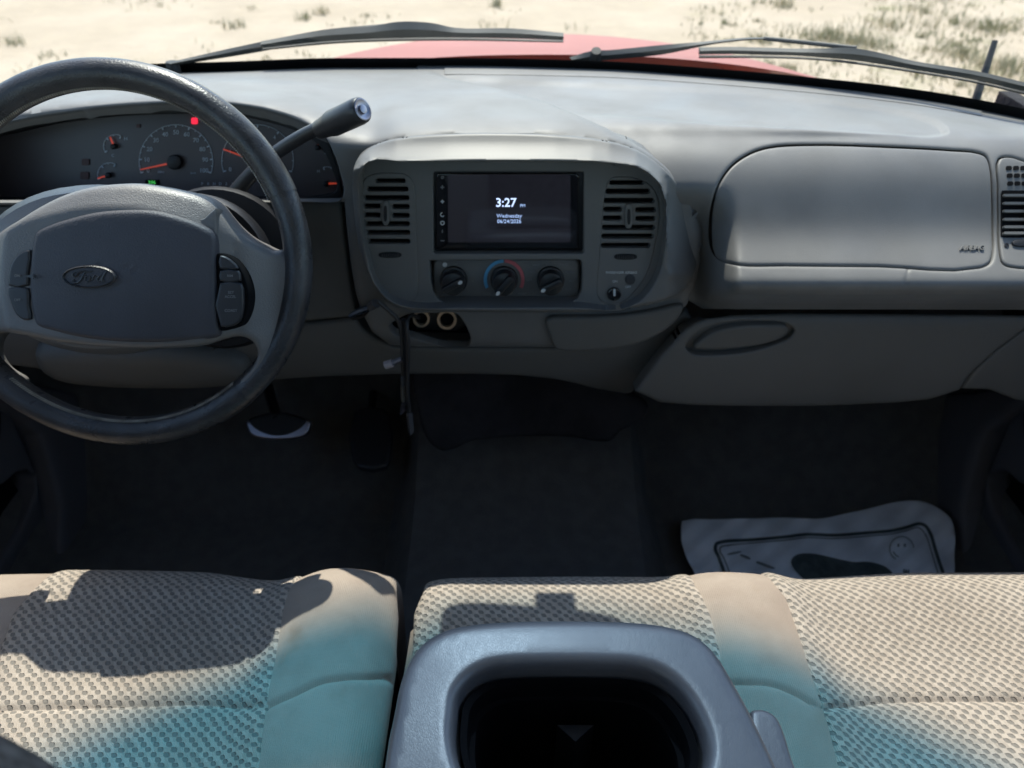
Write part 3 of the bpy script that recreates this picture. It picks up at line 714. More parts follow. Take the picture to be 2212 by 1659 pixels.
patch('upper_pad', padout, S_pad, M['dash'], dash, holes=[inset(catmull(A_, 4) if area(A_) > 0 else catmull(A_[::-1], 4), -3.2), inset(catmull(R_, 4) if area(R_) > 0 else catmull(R_[::-1], 4), -2.5)], hsm=0, step=6.5, w=6, h=.003, holew=7, hole_h=.0028, thick=.02, sm=0, dfun=tray_d, feats=[(catmull(np.array(TRAY, float), 5)[::-1] if area(catmull(np.array(TRAY, float), 5)) < 0 else catmull(np.array(TRAY, float), 5), (-12, -8, -4, -1.5, 0, 1, 2.5, 4, 6.5, 9, 12))], ndir=(0, -.7, .71), sdir=(0, .9, -.3))
ab = patch('airbag_cover', AIR, S_pad, M['dash'], dash, step=9, w=6, h=.0028, thick=.015, sm=4)
text('lettering', 'AIRBAG', Fr(2098, 537, S_pad), 15, M['dash'], ab, h=.0020, th=.0020, shear=.2)
# defroster slot along the base of the glass
patch('defroster_grille', [(u, float(base_py(u)) + 3) for u in np.linspace(960, 2120, 20)] + [(u, float(base_py(u)) + 17 + 3*math.sin(u*.002)) for u in np.linspace(2120, 960, 20)], S_pad, M['dash'], dash, step=7, w=3, h=.001, thick=.004, lift=.002, sm=0)

BRX = [-500, -250, 39, 156, 351, 504, 586, 664, 740, 800, 855, 964, 1100, 1199, 1316, 1375, 1433, 1480, 1505, 1530]
BRY = [420, 330, 254, 236, 219, 222, 236, 262, 300, 312, 298, 289, 287, 291, 305, 324, 362, 418, 480, 560]
def YBR(px): return pchip(px, [-500, 0, 351, 586, 680, 760, 1100, 1375, 1530], [.86, .91, .93, .90, .87, .848, .832, .83, .835])
def S_pod(px, py):
    pb = base_py(px); br = np.interp(px, BRX, BRY)
    br = (np.interp(px-12, BRX, BRY) + br + np.interp(px+12, BRX, BRY)) / 3
    ybr = pchip(px, [-500, 0, 351, 586, 680, 760, 1100, 1375, 1530], [.86, .91, .93, .90, .87, .848, .832, .83, .835])
    zbr = EYE[2] + ybr * rr(br)
    q = np.clip((py - pb) / np.maximum(br - pb, 10), -.2, 1)
    bump = .016 * np.sin(np.pi * np.clip(q, 0, 1)**1.25) 
    z = ZB + (zbr - ZB) * q + bump
    y1 = (EYE[2] - z) / -rr(py)
    yf = pchip(py, [200, 300, 430, 560, 690, 757, 830], [.86, .845, .835, .828, .814, .812, .825])
    t = sstep(py - br, -4, 46); y2 = ybr * (1 - t) + np.minimum(yf, ybr) * t
    m_ = 26 * np.exp(-((px - 730) / 75.0)**2); w = sstep(py - br, -14 - m_, 14 + m_); return on_y(px, py, y1 * (1 - w) + y2 * w)
CLU = [(-160, 318), (-60, 284), (39, 256), (156, 237), (250, 226), (351, 220), (440, 219), (504, 223), (586, 237), (664, 266), (700, 294), (720, 330), (735, 378), (742, 415), (734, 436), (664, 439), (465, 440), (200, 441), (-60, 442), (-160, 442)]
top_line = [(float(u), float(base_py(u)) - 2) for u in np.linspace(-440, 930, 22)]
podout = top_line + [(965, 161), (1000, 168), (1080, 184), (1150, 203), (1187, 215), (1257, 244), (1310, 267), (1355, 290), (1414, 326), (1472, 378), (1511, 435), (1524, 490), (1520, 548), (1508, 607), (1488, 662), (1453, 699), (1398, 734), (1335, 752), (1277, 757), (1100, 757), (900, 756), (840, 752), (800, 722), (778, 680), (766, 641), (757, 590), (748, 520), (741, 442), (400, 446), (-100, 450), (-440, 450)]
C_ = np.array(CLU, float)[::-1]
REC = np.array([(796, 352), (878, 352), (1082, 352), (1277, 354), (1372, 364), (1400, 379), (1424, 404), (1437, 450), (1434, 540), (1418, 600), (1385, 646), (1340, 668), (1250, 664), (1000, 664), (860, 656), (818, 620), (796, 560), (784, 500), (778, 430), (779, 385)], float)
RECs = catmull(REC, 4)
CAV = [(841, 706), (859, 690), (886, 679), (940, 677), (984, 678), (1000, 694), (1017, 741), (1012, 751), (994, 754), (972, 754), (930, 743), (886, 728), (856, 724)]
pod = patch('center_pod', podout, S_pod, M['dash'], dash, holes=[CLU, CAV, inset(RECs if area(RECs) > 0 else RECs[::-1], -4)], step=9, w=22, h=.010, holew=4, hole_h=.002, thick=.014, sm=0)
# instrument cluster seen through the hood opening
def S_clu(px, py): return on_y(px, py, .995 - .035 * (py - 235) / 195.0)
# recess walls
def ring_wall(name, loop, s0, s1, matl, parent, sm=5, off0=.003):
    L = catmull(np.array(loop, float), sm); L = resample(L, 8); n = len(L)
    A = s0(L[:, 0], L[:, 1]); N = surf_normal(s0, L[:, 0], L[:, 1], 1.0); A = A - N * off0
    B = s1(L[:, 0], L[:, 1]); V = [tuple(p) for p in A] + [tuple(p) for p in B]
    return link(name, mesh_of(name, V, [(i, (i+1) % n, n+(i+1) % n, n+i) for i in range(n)]), matl, parent)
clu = thing('instrument_cluster', 'dark instrument cluster with white dials and red needles behind the steering wheel', 'instrument cluster', tuple(on_y(380, 350, .98)))
ring_wall('surround', inset(C_, -2.0)[::-1], S_pod, lambda u, v: S_clu(u, v), M['black'], clu)
LENS = [(-150, 330), (39, 268), (156, 249), (351, 232), (504, 235), (586, 249), (655, 276), (690, 302), (712, 340), (726, 382), (731, 412), (720, 424), (664, 425), (465, 427), (200, 430), (-150, 436)]
face = patch('dial_face', [(-165, 300), (39, 246), (351, 212), (504, 215), (600, 234), (680, 262), (720, 300), (745, 380), (748, 440), (-165, 445)], S_clu, M['dial'], clu, step=16, w=0, h=0, thick=.004, sm=0)
patch('inner_bezel', [(-160, 310), (39, 252), (156, 233), (351, 216), (504, 219), (600, 238), (675, 268), (716, 310), (738, 375), (744, 432), (-160, 441)], S_clu, M['black'], clu, holes=[[(60, 282), (120, 268), (190, 258), (270, 250), (380, 246), (520, 251), (600, 268), (660, 290), (700, 322), (722, 370), (730, 408), (700, 420), (465, 421), (160, 424), (-60, 426), (-145, 424), (-150, 350), (-60, 308)]], step=12, w=3, h=.002, thick=.008, lift=.010, sm=0, hsm=4)
def gauge(name, cx, cy, r, a0, a1, nmin, nmaj, labels, lr, ls, na, nl, hub, lw=1.4, arc=True, arcw=1.3):
    fr = Fr(cx, cy, S_clu); g = MB()
    if arc: g.ring(fr, (0, 0), r - arcw, r, .0006, .0012, a0, a1, 48)
    root = g.build(name, M['dialmark'], clu) if arc else thing(name, '', '', (0, 0, 0))
    t = MB()
    for i in range(nmin + 1):
        a = R(a0 + (a1 - a0) * i / nmin); ln = 6.5 if i % nmaj == 0 else 3.6; c, s = math.cos(a), math.sin(a); wd = lw if i % nmaj == 0 else lw * .6
        P = [(c*(r-ln) - s*wd, s*(r-ln) + c*wd), (c*(r-ln) + s*wd, s*(r-ln) - c*wd), (c*r + s*wd, s*r - c*wd), (c*r - s*wd, s*r + c*wd)]
        t.prism(fr, P, .0013, .0019)
    t.build('tick_marks', M['dialmark'], root, smooth=False)
    for j, lb in enumerate(labels):
        if lb is None: continue
        a = R(a0 + (a1 - a0) * j / (len(labels) - 1)); text('number', lb, fr, ls, M['dialmark'], root, h=.0014, x=lr*math.cos(a), y=lr*math.sin(a), bold=.01)
    n = MB(); a = R(na); c, s = math.cos(a), math.sin(a)
    n.prism(fr, [(c*-4 - s*2.4, s*-4 + c*2.4), (c*-4 + s*2.4, s*-4 - c*2.4), (c*nl + s*1.2, s*nl - c*1.2), (c*nl - s*1.2, s*nl + c*1.2)], .004, .0055); n.build('needle', M['needle'], root, smooth=False)
    if hub:
        h_ = MB(); h_.prism(fr, oval(0, 0, hub, hub, 28), .002, .009, .002); h_.build('needle_hub', M['black'], root)
    return root
gauge('speedometer', 381, 350, 80, 197, -17, 20, 2, ['0', '10', '20', '30', '40', '50', '60', '70', '80', '90', '100'], 63, 13, 192, 76, 16)
sp = Fr(381, 350, S_clu); text('lettering', 'MPH', sp, 7, M['dialmark'], face, x=-33, y=-22); text('lettering', 'km/h', sp, 6, M['dialmark'], face, x=37, y=-24)
gauge('tachometer', 557, 348, 78, 197, -17, 12, 2, ['0', '1', '2', '3', '4', '5', '6'], 62, 12, 160, 76, 16)
gauge('fuel_gauge', 250, 316, 26, 60, 210, 4, 2, [None], 20, 8, 112, 22, 6)
text('lettering', 'H', Fr(250, 316, S_clu), 11, M['dialmark'], face, x=22, y=16); text('lettering', 'C', Fr(250, 316, S_clu), 9, M['dialmark'], face, x=-6, y=-20)
gauge('volt_gauge', 238, 378, 27, 62, 200, 4, 2, [None], 20, 8, 196, 24, 6)
gauge('oil_gauge', 688, 318, 26, 110, -40, 4, 2, [None], 20, 8, 65, 22, 6)
gauge('temperature_gauge', 706, 396, 36, 100, -6, 4, 2, [None], 20, 8, 2, 34, 6)
text('lettering', 'H', Fr(706, 396, S_clu), 9, M['dialmark'], face, x=-18, y=26)
def lamp(px, py, w, h, matl, name='warning_lamp', hh=.002):
    m = MB(); m.prism(Fr(px, py, S_clu), rrect(-w/2, -h/2, w/2, h/2, min(w, h)*.2, 2), .0004, hh); return m.build(name, matl, clu, smooth=False)
lamp(421, 261, 13, 14, M['redlamp']); lamp(186, 350, 16, 14, M['dimred']); lamp(184, 379, 18, 16, M['dimred']); lamp(300, 272, 8, 8, M['dimred'])
od = lamp(330, 394, 30, 12, M['void'], 'odometer'); text('lettering', '396', Fr(330, 394, S_clu), 11, M['green'], od, h=.003, bold=.01)
pr = lamp(470, 397, 74, 13, M['dial'], 'gear_display', .0012)
for i, c in enumerate('PRND21'): text('lettering', c, Fr(470, 397, S_clu), 8, M['dialmark'], pr, h=.0022, x=-32 + i*13)

# driver side panels
def S_drv(px, py): 
    y = pchip(py, [420, 436, 480, 560, 640, 690, 700], [.872, .868, .862, .852, .840, .832, .831])
    return on_y(px, py, y)
patch('driver_panel', [(-420, 448), (-100, 446), (200, 441), (465, 437), (664, 435), (730, 434), (737, 440), (745, 520), (753, 590), (762, 641), (768, 672), (766, 684), (720, 689), (668, 694), (500, 700), (200, 702), (-420, 700)], S_drv, M['dash_lo'], dash, step=12, w=7, h=.004, thick=.02, sm=0)
def S_low(px, py):
    y = pchip(py, [640, 690, 740, 790, 830, 860], [.838, .833, .829, .832, .842, .86])
    return on_y(px, py, y + .02 * sstep(px, 1150, 1330))
lowout = [(-420, 704), (200, 706), (500, 704), (668, 698), (768, 687), (786, 712), (815, 735), (850, 750), (1000, 753), (1180, 753), (1290, 750), (1340, 744), (1400, 722), (1450, 690), (1480, 672), (1496, 690), (1474, 716), (1424, 770), (1366, 848), (1355, 851), (1277, 839), (1199, 823), (1121, 815), (1020, 812), (933, 812), (835, 813), (691, 818), (605, 824), (480, 832), (340, 836), (240, 835), (180, 830), (80, 800), (0, 790), (-420, 780)]
patch('knee_panel', lowout, S_low, M['dash_lo'], dash, step=12, w=9, h=.006, thick=.03, sm=0)
patch('column_cover', [(85, 742), (150, 730), (300, 735), (460, 745), (530, 765), (545, 790), (525, 812), (480, 822), (380, 826), (200, 820), (130, 808), (95, 785)], lambda u, v: S_low(u, v) , M['dash_lo'], dash, step=10, w=30, h=.02, thick=.01, lift=.024, sm=3)

# glove box
def S_glove(px, py): 
    y = pchip(py, [660, 672, 690, 740, 820, 880, 900], [.845, .832, .822, .815, .806, .802, .803])
    return on_y(px, py, y)
GH = [(1481, 752), (1490, 735), (1512, 716), (1563, 698), (1641, 693), (1700, 700), (1717, 714), (1705, 732), (1680, 743), (1621, 760), (1543, 768), (1495, 765)]
gl = patch('glovebox_door', [(1372, 847), (1428, 770), (1480, 714), (1504, 698), (1530, 687), (1582, 677), (1700, 673), (1934, 675), (2150, 677), (2290, 680), (2290, 690), (2212, 716), (2150, 762), (2100, 808), (2074, 845), (2010, 866), (1934, 873), (1778, 880), (1582, 880), (1500, 878), (1426, 872)], S_glove, M['dash_lo'], dash, holes=[GH], step=10, w=9, h=.005, holew=5, hole_h=.002, thick=.02, sm=0)
patch('handle_recess', [(1470, 760), (1490, 725), (1560, 690), (1650, 685), (1720, 700), (1725, 725), (1690, 750), (1600, 772), (1500, 775)], lambda u, v: on_y(u, v, .826 + .0*u), M['dash_lo'], gl, step=12, w=0, h=0, thick=.003)
patch('handle', [(1500, 752), (1516, 736), (1545, 718), (1600, 706), (1660, 704), (1700, 708), (1703, 716), (1690, 730), (1655, 744), (1600, 752), (1545, 757)], lambda u, v: on_y(u, v, .8145 + .0*u), M['dash_lo'], gl, step=8, w=6, h=.003, thick=.014)
patch('end_panel', [(2080, 845), (2104, 810), (2153, 764), (2215, 718), (2300, 690), (2500, 680), (2500, 900), (2200, 870), (2140, 846)], S_glove, M['dash_lo'], dash, step=12, w=7, h=.004, thick=.03, lift=-.004, sm=0)

# ------------------------------------------------------------ radio and climate bezel
def ybez(px, py):
    lip = np.interp(px, [740, 769, 800, 878, 1082, 1277, 1374, 1400, 1425, 1437, 1440], [372, 366, 351, 351, 351, 353, 363, 377, 402, 440, 600])
    top = np.interp(px, BRX, BRY); q = np.clip((py - top) / np.maximum(lip - top, 12), -.3, 1)
    yl = YBR(px) - .001 - .040 * np.maximum(q, 0)**1.35
    yb = pchip(py, [240, 351, 450, 560, 640, 671, 720], [.80, .796, .798, .797, .790, .786, .792])
    w = sstep(py - lip, -6, 6); y = yl * (1 - w) + yb * w
    y = np.where(px > 1437, pchip(py, [290, 360, 450, 560, 671, 720], [.836, .822, .806, .800, .792, .795]), y) if False else y
    y = y + .030 * sstep(px, 1432, 1520) * sstep(py, 330, 470) + .018 * sstep(-px, -800, -756) * sstep(py, 340, 420)
    return y, lip
def S_bez(px, py):
    y, lip = ybez(px, py); sh = np.shape(y); P = np.stack([np.ravel(px + 0*y), np.ravel(py + 0*y)], 1)
    ins = inside(P, RECs).reshape(sh); d = dist(P, RECs).reshape(sh)
    return on_y(px, py, y)
def S_flat(px, py):
    return on_y(px, py, .798 + pchip(py, [340, 370, 450, 560, 640, 680], [.038, .036, .026, .013, .002, -.006]))
BEZ = [(762, 388), (769, 352), (784, 333), (806, 317), (855, 302), (964, 292), (1082, 290), (1199, 294), (1316, 308), (1375, 327), (1433, 367), (1478, 422), (1503, 482), (1507, 545), (1498, 595), (1470, 632), (1425, 652), (1355, 666), (1257, 674), (1082, 674), (925, 672), (870, 667), (838, 652), (812, 624), (790, 580), (775, 528), (765, 450)]
VL = [(779, 411), (782, 396), (792, 382), (816, 374), (850, 373), (875, 376), (889, 386), (895, 402), (898, 460), (901, 560), (904, 630), (898, 645), (875, 651), (850, 649), (832, 640), (806, 612), (791, 570), (783, 500)]
VR = [(1313, 392), (1322, 384), (1345, 381), (1382, 387), (1404, 399), (1418, 418), (1425, 450), (1423, 490), (1414, 535), (1404, 576), (1390, 606), (1371, 630), (1350, 650), (1330, 657), (1306, 655), (1292, 643), (1289, 620), (1294, 560), (1300, 470), (1306, 420)]
SCR = rrect(936, 371, 1261, 548, 4)
CLI = [(928, 563), (1000, 562), (1180, 561), (1252, 561), (1257, 566), (1258, 600), (1256, 630), (1247, 645), (1228, 655), (1190, 657), (1000, 658), (966, 656), (946, 646), (936, 630), (930, 600)]
bez = thing('center_bezel', 'grey plastic bezel framing the car stereo, two air vents and climate dials', 'dashboard bezel', tuple(on_y(1100, 470, .83)))
bz = patch('bezel_frame', BEZ, S_bez, M['bezel'], bez, holes=[RECs], hsm=0, step=7, w=8, h=.0045, holew=6, hole_h=.003, thick=.045, sm=3, lift=.0062, ndir=(0, -.8, .6), sdir=(0, 1, -.05))
_r = RECs if area(RECs) > 0 else RECs[::-1]
ip = patch('inner_panel', inset(_r, -3.0), S_flat, M['bezel'], bez, holes=[inset(catmull(np.array(VL)[::-1], 4), -1.5), inset(catmull(np.array(VR)[::-1], 4), -1.5), SCR, CLI], hsm=0, step=7, w=0, h=0, holew=3, hole_h=.0014, thick=.018, sm=0)
def vent(loop, slots, kx, ky, wheelc, sgn):
    p = patch('air_vent', loop, S_flat, M['bezel'], bez, holes=[np.array(s_) for s_ in slots], hsm=0, step=6, w=3, h=.0015, holew=1.6, hole_h=.001, thick=.012, sm=4, lift=.001)
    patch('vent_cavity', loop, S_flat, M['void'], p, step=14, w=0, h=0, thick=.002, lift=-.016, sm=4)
    m = MB(); fr = Fr(kx, ky, S_flat); m.prism(fr, oval(0, 0, 8.5, 27, 24, 0, 3), -.004, .005, .002); kn = m.build('vent_knob', M['bezel'], p)
    m = MB(); m.prism(fr, oval(0, 0, 3.6, 17, 18, 0, 3), .0051, .0058); m.build('knob_slot', M['black'], kn)
    m = MB(); fw_ = Fr(wheelc[0], wheelc[1], S_flat); m.prism(fw_, oval(0, 0, 25, 6.5, 26, 0, 2.6), .0004, .0016); th = m.build('thumb_wheel', M['black'], p)
    m = MB()
    for i in range(9): m.prism(fw_, rrect(-18 + i*4.2, -4, -16 + i*4.2, 4, .6, 1), .0016, .0036)
    m.build('wheel_ridge', M['button'], th, smooth=False)
    return p
def slots(rows):
    out = []
    for (x0, x1, y, hgt) in rows: out.append(rrect(x0, y - hgt/2, x1, y + hgt/2, hgt*.42, 3) + np.array([0, 0]))
    return out
sl = slots([(811, 876, 390, 9.5), (792, 882, 408, 10.5), (786, 884, 427, 10.5), (785, 822, 445, 10.5), (846, 885, 446, 10.5), (785, 822, 464, 10.5), (846, 885, 465, 10.5), (787, 885, 483, 10.5), (789, 886, 502, 10.5), (793, 886, 521, 10.5)])
vent(VL, sl, 834, 459, (843, 550), 1)
sl = slots([(1316, 1392, 394, 9), (1308, 1405, 413, 11), (1304, 1414, 433, 11), (1303, 1344, 452, 11), (1372, 1417, 453, 11), (1302, 1344, 471, 11), (1372, 1416, 472, 11), (1300, 1415, 491, 11), (1299, 1412, 510, 11), (1298, 1405, 530, 11)])
v2 = vent(VR, sl, 1357, 466, (1351, 554), -1)
fr = Fr(1340, 588, S_flat); text('lettering', 'PASSENGER AIRBAG', fr, 7.5, M['white'], v2, h=.0022, x=2, y=0, bold=.012); text('lettering', 'ON', Fr(1328, 607, S_flat), 7, M['white'], v2, h=.0022); text('lettering', 'OFF', Fr(1356, 619, S_flat), 7, M['white'], v2, h=.0022)
m = MB(); m.prism(Fr(1361, 603, S_flat), oval(0, 0, 11, 11, 24), .0006, .0026, .0008); m.build('indicator_lamp', M['button'], v2)
m = MB(); f2 = Fr(1326, 634, S_flat); m.prism(f2, oval(0, 0, 15, 14.5, 28), .0005, .0045, .001); ks = m.build('key_switch', M['gloss'], v2)
m = MB(); m.prism(f2, rrect(-2, -3, 2.4, 12, 1.5, 3), .0046, .0056); m.build('key_slot', M['white'], ks)

# ------------------------------------------------------------ car stereo
def S_scr(px, py): return on_y(px, py, .835 - .012 * (py - 371) / 177)
st = thing('car_stereo', 'black touchscreen car stereo showing the time 3:27 in the dashboard center', 'car stereo', tuple(on_y(1098, 460, .84)))
patch('housing', rrect(931, 366, 1266, 553, 4), S_scr, M['black'], st, step=20, w=0, h=0, thick=.02, sm=0, lift=-.002)
scrm = mat('screen_glass', (.004, .004, .005), .06, .8)
sg = patch('screen', rrect(942, 374, 1250, 540, 3), S_scr, scrm, st, step=20, w=3, h=.001, thick=.003, sm=0, lift=.0012)
disp = mat('display_lit', (.008, .008, .010), .05, 1.0, emit=(.10, .10, .14), es=.03)
dp = patch('display', rrect(968, 376, 1232, 522, 2), S_scr, disp, st, step=20, w=0, h=0, thick=.001, sm=0, lift=.0022)
lit = mat('display_text', (.3, .35, .45), .5, emit=(.42, .52, .80), es=.75); lit2 = mat('display_text_dim', (.2, .25, .35), .5, emit=(.25, .35, .58), es=.7)
fr = Fr(1100, 452, S_scr)
text('clock_digits', '3:27', fr, 26, lit, dp, h=.0030, x=-7, y=15, bold=.012); text('lettering', 'PM', fr, 9, lit2, dp, h=.0030, x=29, y=9)
text('lettering', 'Wednesday', fr, 11.5, lit2, dp, h=.0030, x=0, y=-13); text('lettering', '06/24/2026', fr, 11.5, lit2, dp, h=.0030, x=0, y=-25)
for (y_, s_, g) in ((382, 5, 'o'), (403, 8, '+'), (434, 8, '*'), (462, 11, 'r'), (480, 8, 'o'), (498, 3, 'i'), (512, 7, '-')):
    m = MB(); f3 = Fr(956, y_, S_scr)
    if g == 'o': m.ring(f3, (0, 0), s_*.35, s_*.62, .0024, .0030, seg=16)
    elif g == '+': m.prism(f3, rrect(-4, -1, 4, 1, .4, 1), .0024, .003); m.prism(f3, rrect(-1, -4, 1, 4, .4, 1), .0024, .0031)
    elif g == '*': m.prism(f3, [(0, 5), (1.5, 1.5), (5, 0), (1.5, -1.5), (0, -5), (-1.5, -1.5), (-5, 0), (-1.5, 1.5)], .0024, .003)
    elif g == 'r': m.ring(f3, (0, 0), 3, 5, .0024, .003, 90, 330, 14)
    else: m.prism(f3, rrect(-1.2 if g == 'i' else -4, -s_, 1.2 if g == 'i' else 4, s_ if g == 'i' else -s_+2, .4, 1), .0024, .003)
    m.build('touch_button', M['grey'] if y_ not in (434, 480, 462) else M['white'], st, smooth=False)

# ------------------------------------------------------------ climate controls
def S_cli(px, py): return on_y(px, py, pchip(py, [540, 563, 640, 680], [.822, .820, .812, .808]))
cl = thing('climate_control', 'heater and air conditioning panel with three round black dials below the stereo', 'climate control', tuple(on_y(1090, 600, .82)))
patch('panel', rrect(936, 560, 1252, 642, 12), S_cli, M['bezel'], cl, step=12, w=5, h=.003, thick=.01, sm=0)
patch('lower_lip', rrect(920, 630, 1262, 668, 8), S_cli, M['dash_lo'], cl, step=14, w=4, h=.002, thick=.01, sm=0, lift=-.006)
def dial(px, py, rot, finger=True, name='dial'):
    f = Fr(px, py, S_cli); m = MB(); m.prism(f, oval(0, 0, 30, 30, 40), .001, .006, .002); m.prism(f, oval(0, 0, 25.5, 25.5, 40), .006, .019, .003)
    k = m.build('dial_knob', M['knob'], cl)
    a = R(rot); c, s = math.cos(a), math.sin(a); q = rrect(-25, -7, 25, 7, 6, 4); q = np.stack([q[:, 0]*c - q[:, 1]*s, q[:, 0]*s + q[:, 1]*c], 1)
    m = MB(); m.prism(f, q, .0188, .0255, .0022); gk = m.build('grip', M['knob'], k)
    m = MB(); q = oval(19*c, 19*s, 5.2, 3.6, 16, rot); m.prism(f, q, .0256, .0262); m.build('pointer', M['white'], k)
dial(980, 604, 28); dial(1089, 604, 228); dial(1189, 604, 205)
fc = Fr(1089, 604, S_cli)
m = MB(); m.ring(fc, (0, 0), 37, 44, .0006, .0014, 92, 205, 30); m.build('cold_arc', M['blue'], cl, smooth=False)
m = MB(); m.ring(fc, (0, 0), 37, 44, .0006, .0014, -25, 88, 30); m.build('warm_arc', M['red'], cl, smooth=False)
m = MB(); m.prism(Fr(961, 571, S_cli), oval(0, 0, 5, 5, 14), .0006, .0014); m.build('fan_mark', M['white'], cl)
text('lettering', 'OFF', Fr(962, 571, S_cli), 1, M['white'], cl) if False else None
text('lettering', 'OFF', Fr(984, 571, S_cli), 6, M['grey'], cl, h=.001); text('lettering', 'HI', Fr(1021, 606, S_cli), 7, M['grey'], cl, h=.001)
text('lettering', 'COOL', Fr(1052, 634, S_cli), 6, M['grey'], cl, h=.001); text('lettering', 'WARM', Fr(1128, 634, S_cli), 6, M['grey'], cl, h=.001)
for (x, y, s, b) in ((1158, 572, 'MAX', 7), (1158, 580, 'A/C', 6), (1187, 570, 'VENT', 6.5), (1218, 571, 'PANEL', 7), (1150, 587, 'A/C', 7), (1232, 588, 'FLOOR', 6.5), (1143, 604, 'OFF', 7.5), (1235, 606, 'MIX', 7), (1228, 624, 'DEF', 7)):
    text('lettering', s, Fr(x, y, S_cli), b, M['grey'], cl, h=.001, bold=.012)

# ------------------------------------------------------------ lower centre: outlets, ashtray
patch('outlet_cavity', [(830, 668), (1030, 668), (1035, 765), (960, 768), (835, 735)], lambda u, v: on_y(u, v, .868 + 0*u), M['void'], dash, step=20, w=0, h=0, thick=.002, sm=0)
ho = patch('socket_holder', [(892, 668), (1012, 668), (1005, 705), (985, 716), (900, 712)], lambda u, v: on_y(u, v, .842 + 0*u), M['black'], dash, step=12, w=3, h=.002, thick=.02, sm=0)
for (x, y, r) in ((911, 684, 18), (966, 686, 21)):
    f = Fr(x, y, lambda u, v: on_y(u, v, .840 + 0*u)); m = MB(); m.ring(f, (0, 0), r*.74, r, 0, .006, seg=32)
    s_ = m.build('power_outlet', M['brass'], dash, sharp=40); m = MB(); m.prism(f, oval(0, 0, r*.74, r*.74, 28), .0, .0012); m.build('socket_hole', M['void'], s_)
patch('ashtray_door', [(1178, 690), (1186, 681), (1210, 679), (1290, 678), (1355, 674), (1420, 663), (1455, 655), (1474, 656), (1472, 668), (1450, 696), (1398, 729), (1335, 747), (1277, 752), (1215, 753), (1197, 746), (1187, 722)], S_pod, M['dash_lo'], dash, step=9, w=8, h=.005, thick=.016, lift=.009, sm=3)

# right hand side vent (only its left edge is in the picture)
rv = patch('side_vent', RV, S_pad, M['dash'], dash, holes=[], step=9, w=5, h=.002, thick=.012, sm=4, lift=.0006)
m = MB(); mv = MB()
for (y, x0) in ((364, 2172), (380, 2174), (397, 2175)):
    for i in range(9):
        x = x0 + i*15.5
        if y == 364 and i > 4: continue
        if i == 0 or True: m.prism(Fr(x + 6, y, S_pad), rrect(-6.4, -4.6, 6.4, 4.6, 3.4, 3), .0009, .0013)
m.build('grille_hole', M['void'], rv, smooth=False)
vb = patch('vent_box', rrect(2161, 412, 2350, 514, 3), S_pad, M['void'], rv, step=14, w=0, h=0, thick=.003, sm=0, lift=.0012)
for i, y in enumerate((424, 441, 458, 476, 493, 507)):
    m = MB(); m.prism(Fr(2255, y, S_pad), rrect(-92, -3, 92, 2.6, 1.5, 2), .0016, .0052); m.build('slat', M['bezel'], rv)
m = MB(); m.prism(Fr(2217, 466, S_pad), oval(0, 0, 11, 27, 24, 0, 3), .005, .010, .002); m.build('vent_knob', M['bezel'], rv)
m = MB(); m.prism(Fr(2206, 527, S_pad), oval(0, 0, 22, 7.5, 24, 0, 2.5), .0012, .0032, .0008); m.build('thumb_wheel', M['black'], rv)
m = MB(); m.ring(Fr(2173, 531, S_pad), (0, 0), 2.5, 5, .001, .0018, seg=14); m.build('vent_symbol', M['black'], rv)
# ------------------------------------------------------------ steering wheel (plane fitted to its real tilt)
def cam2w(c): return EYE + c[0]*np.array([1., 0, 0]) - c[1]*UP + c[2]*AX
WC = Vector(cam2w(np.array([-.40607, -.12894, .77195])))
wa, wb = .17777, .05457
nc = np.array([math.sin(wb), math.sin(wa)*math.cos(wb), -math.cos(wa)*math.cos(wb)])
WN = Vector(nc[0]*np.array([1., 0, 0]) - nc[1]*UP + nc[2]*AX).normalized()      # towards the driver
WX = Vector((1, 0, 0)); WX = (WX - WN*WX.dot(WN)).normalized(); WY = WN.cross(WX).normalized()
WCn, WNn = np.array(WC), np.array(WN)
def S_wh(px, py, h=0.0):
    d = ray(px, py); t = ((WCn - EYE) @ WNn + h) / (d @ WNn); return EYE + d * t[..., None]
def WF(h): return lambda u, v: S_wh(u, v, h)
def wpt(x, y, h=0): return WC + WX*x + WY*y + WN*h
sw = thing('steering_wheel', 'dark leather steering wheel with worn rim and plain oval badge in front of the driver', 'steering wheel', tuple(WC))
RR, RT = .1822, .0150
m = MB(); V = []; NS, NT_ = 160, 20
def rimseg(a0, a1, rt, n, name, matl, parent, cap=False):
    m = MB(); V = []
    for i in range(n + 1):
        a = a0 + (a1 - a0) * i / n; c = wpt(RR*math.cos(a), RR*math.sin(a)); er = WX*math.cos(a) + WY*math.sin(a)
        for k in range(NT_):
            t = 2*math.pi*k/NT_; V.append(c + er*math.cos(t)*rt*.98 + WN*math.sin(t)*rt*1.05)
    F_ = [(i*NT_+k, i*NT_+(k+1) % NT_, (i+1)*NT_+(k+1) % NT_, (i+1)*NT_+k) for i in range(n) for k in range(NT_)]
    m.add(V, F_); return m.build(name, matl, parent)
# joints of the leather sleeves
def wang(px, py):
    p = S_wh(np.array([px*1.0]), np.array([py*1.0]))[0] - WCn; return math.atan2(Vector(p).dot(WY), Vector(p).dot(WX))
j1, j2, j3, j4 = wang(622, 422), wang(533, 845), wang(25, 820), math.pi - wang(622, 422)
rim = rimseg(0, 2*math.pi, RT*.985, 180, 'rim', M['leather'], sw)
rimseg(j1 + .012, j4 - .012, RT*1.03, 80, 'leather_sleeve', M['leather'], rim)
rimseg(j3 + .012 if j3 > 0 else j3 + 2*math.pi + .012, j2 + 2*math.pi - .012, RT*1.03, 60, 'leather_sleeve', M['leather'], rim)
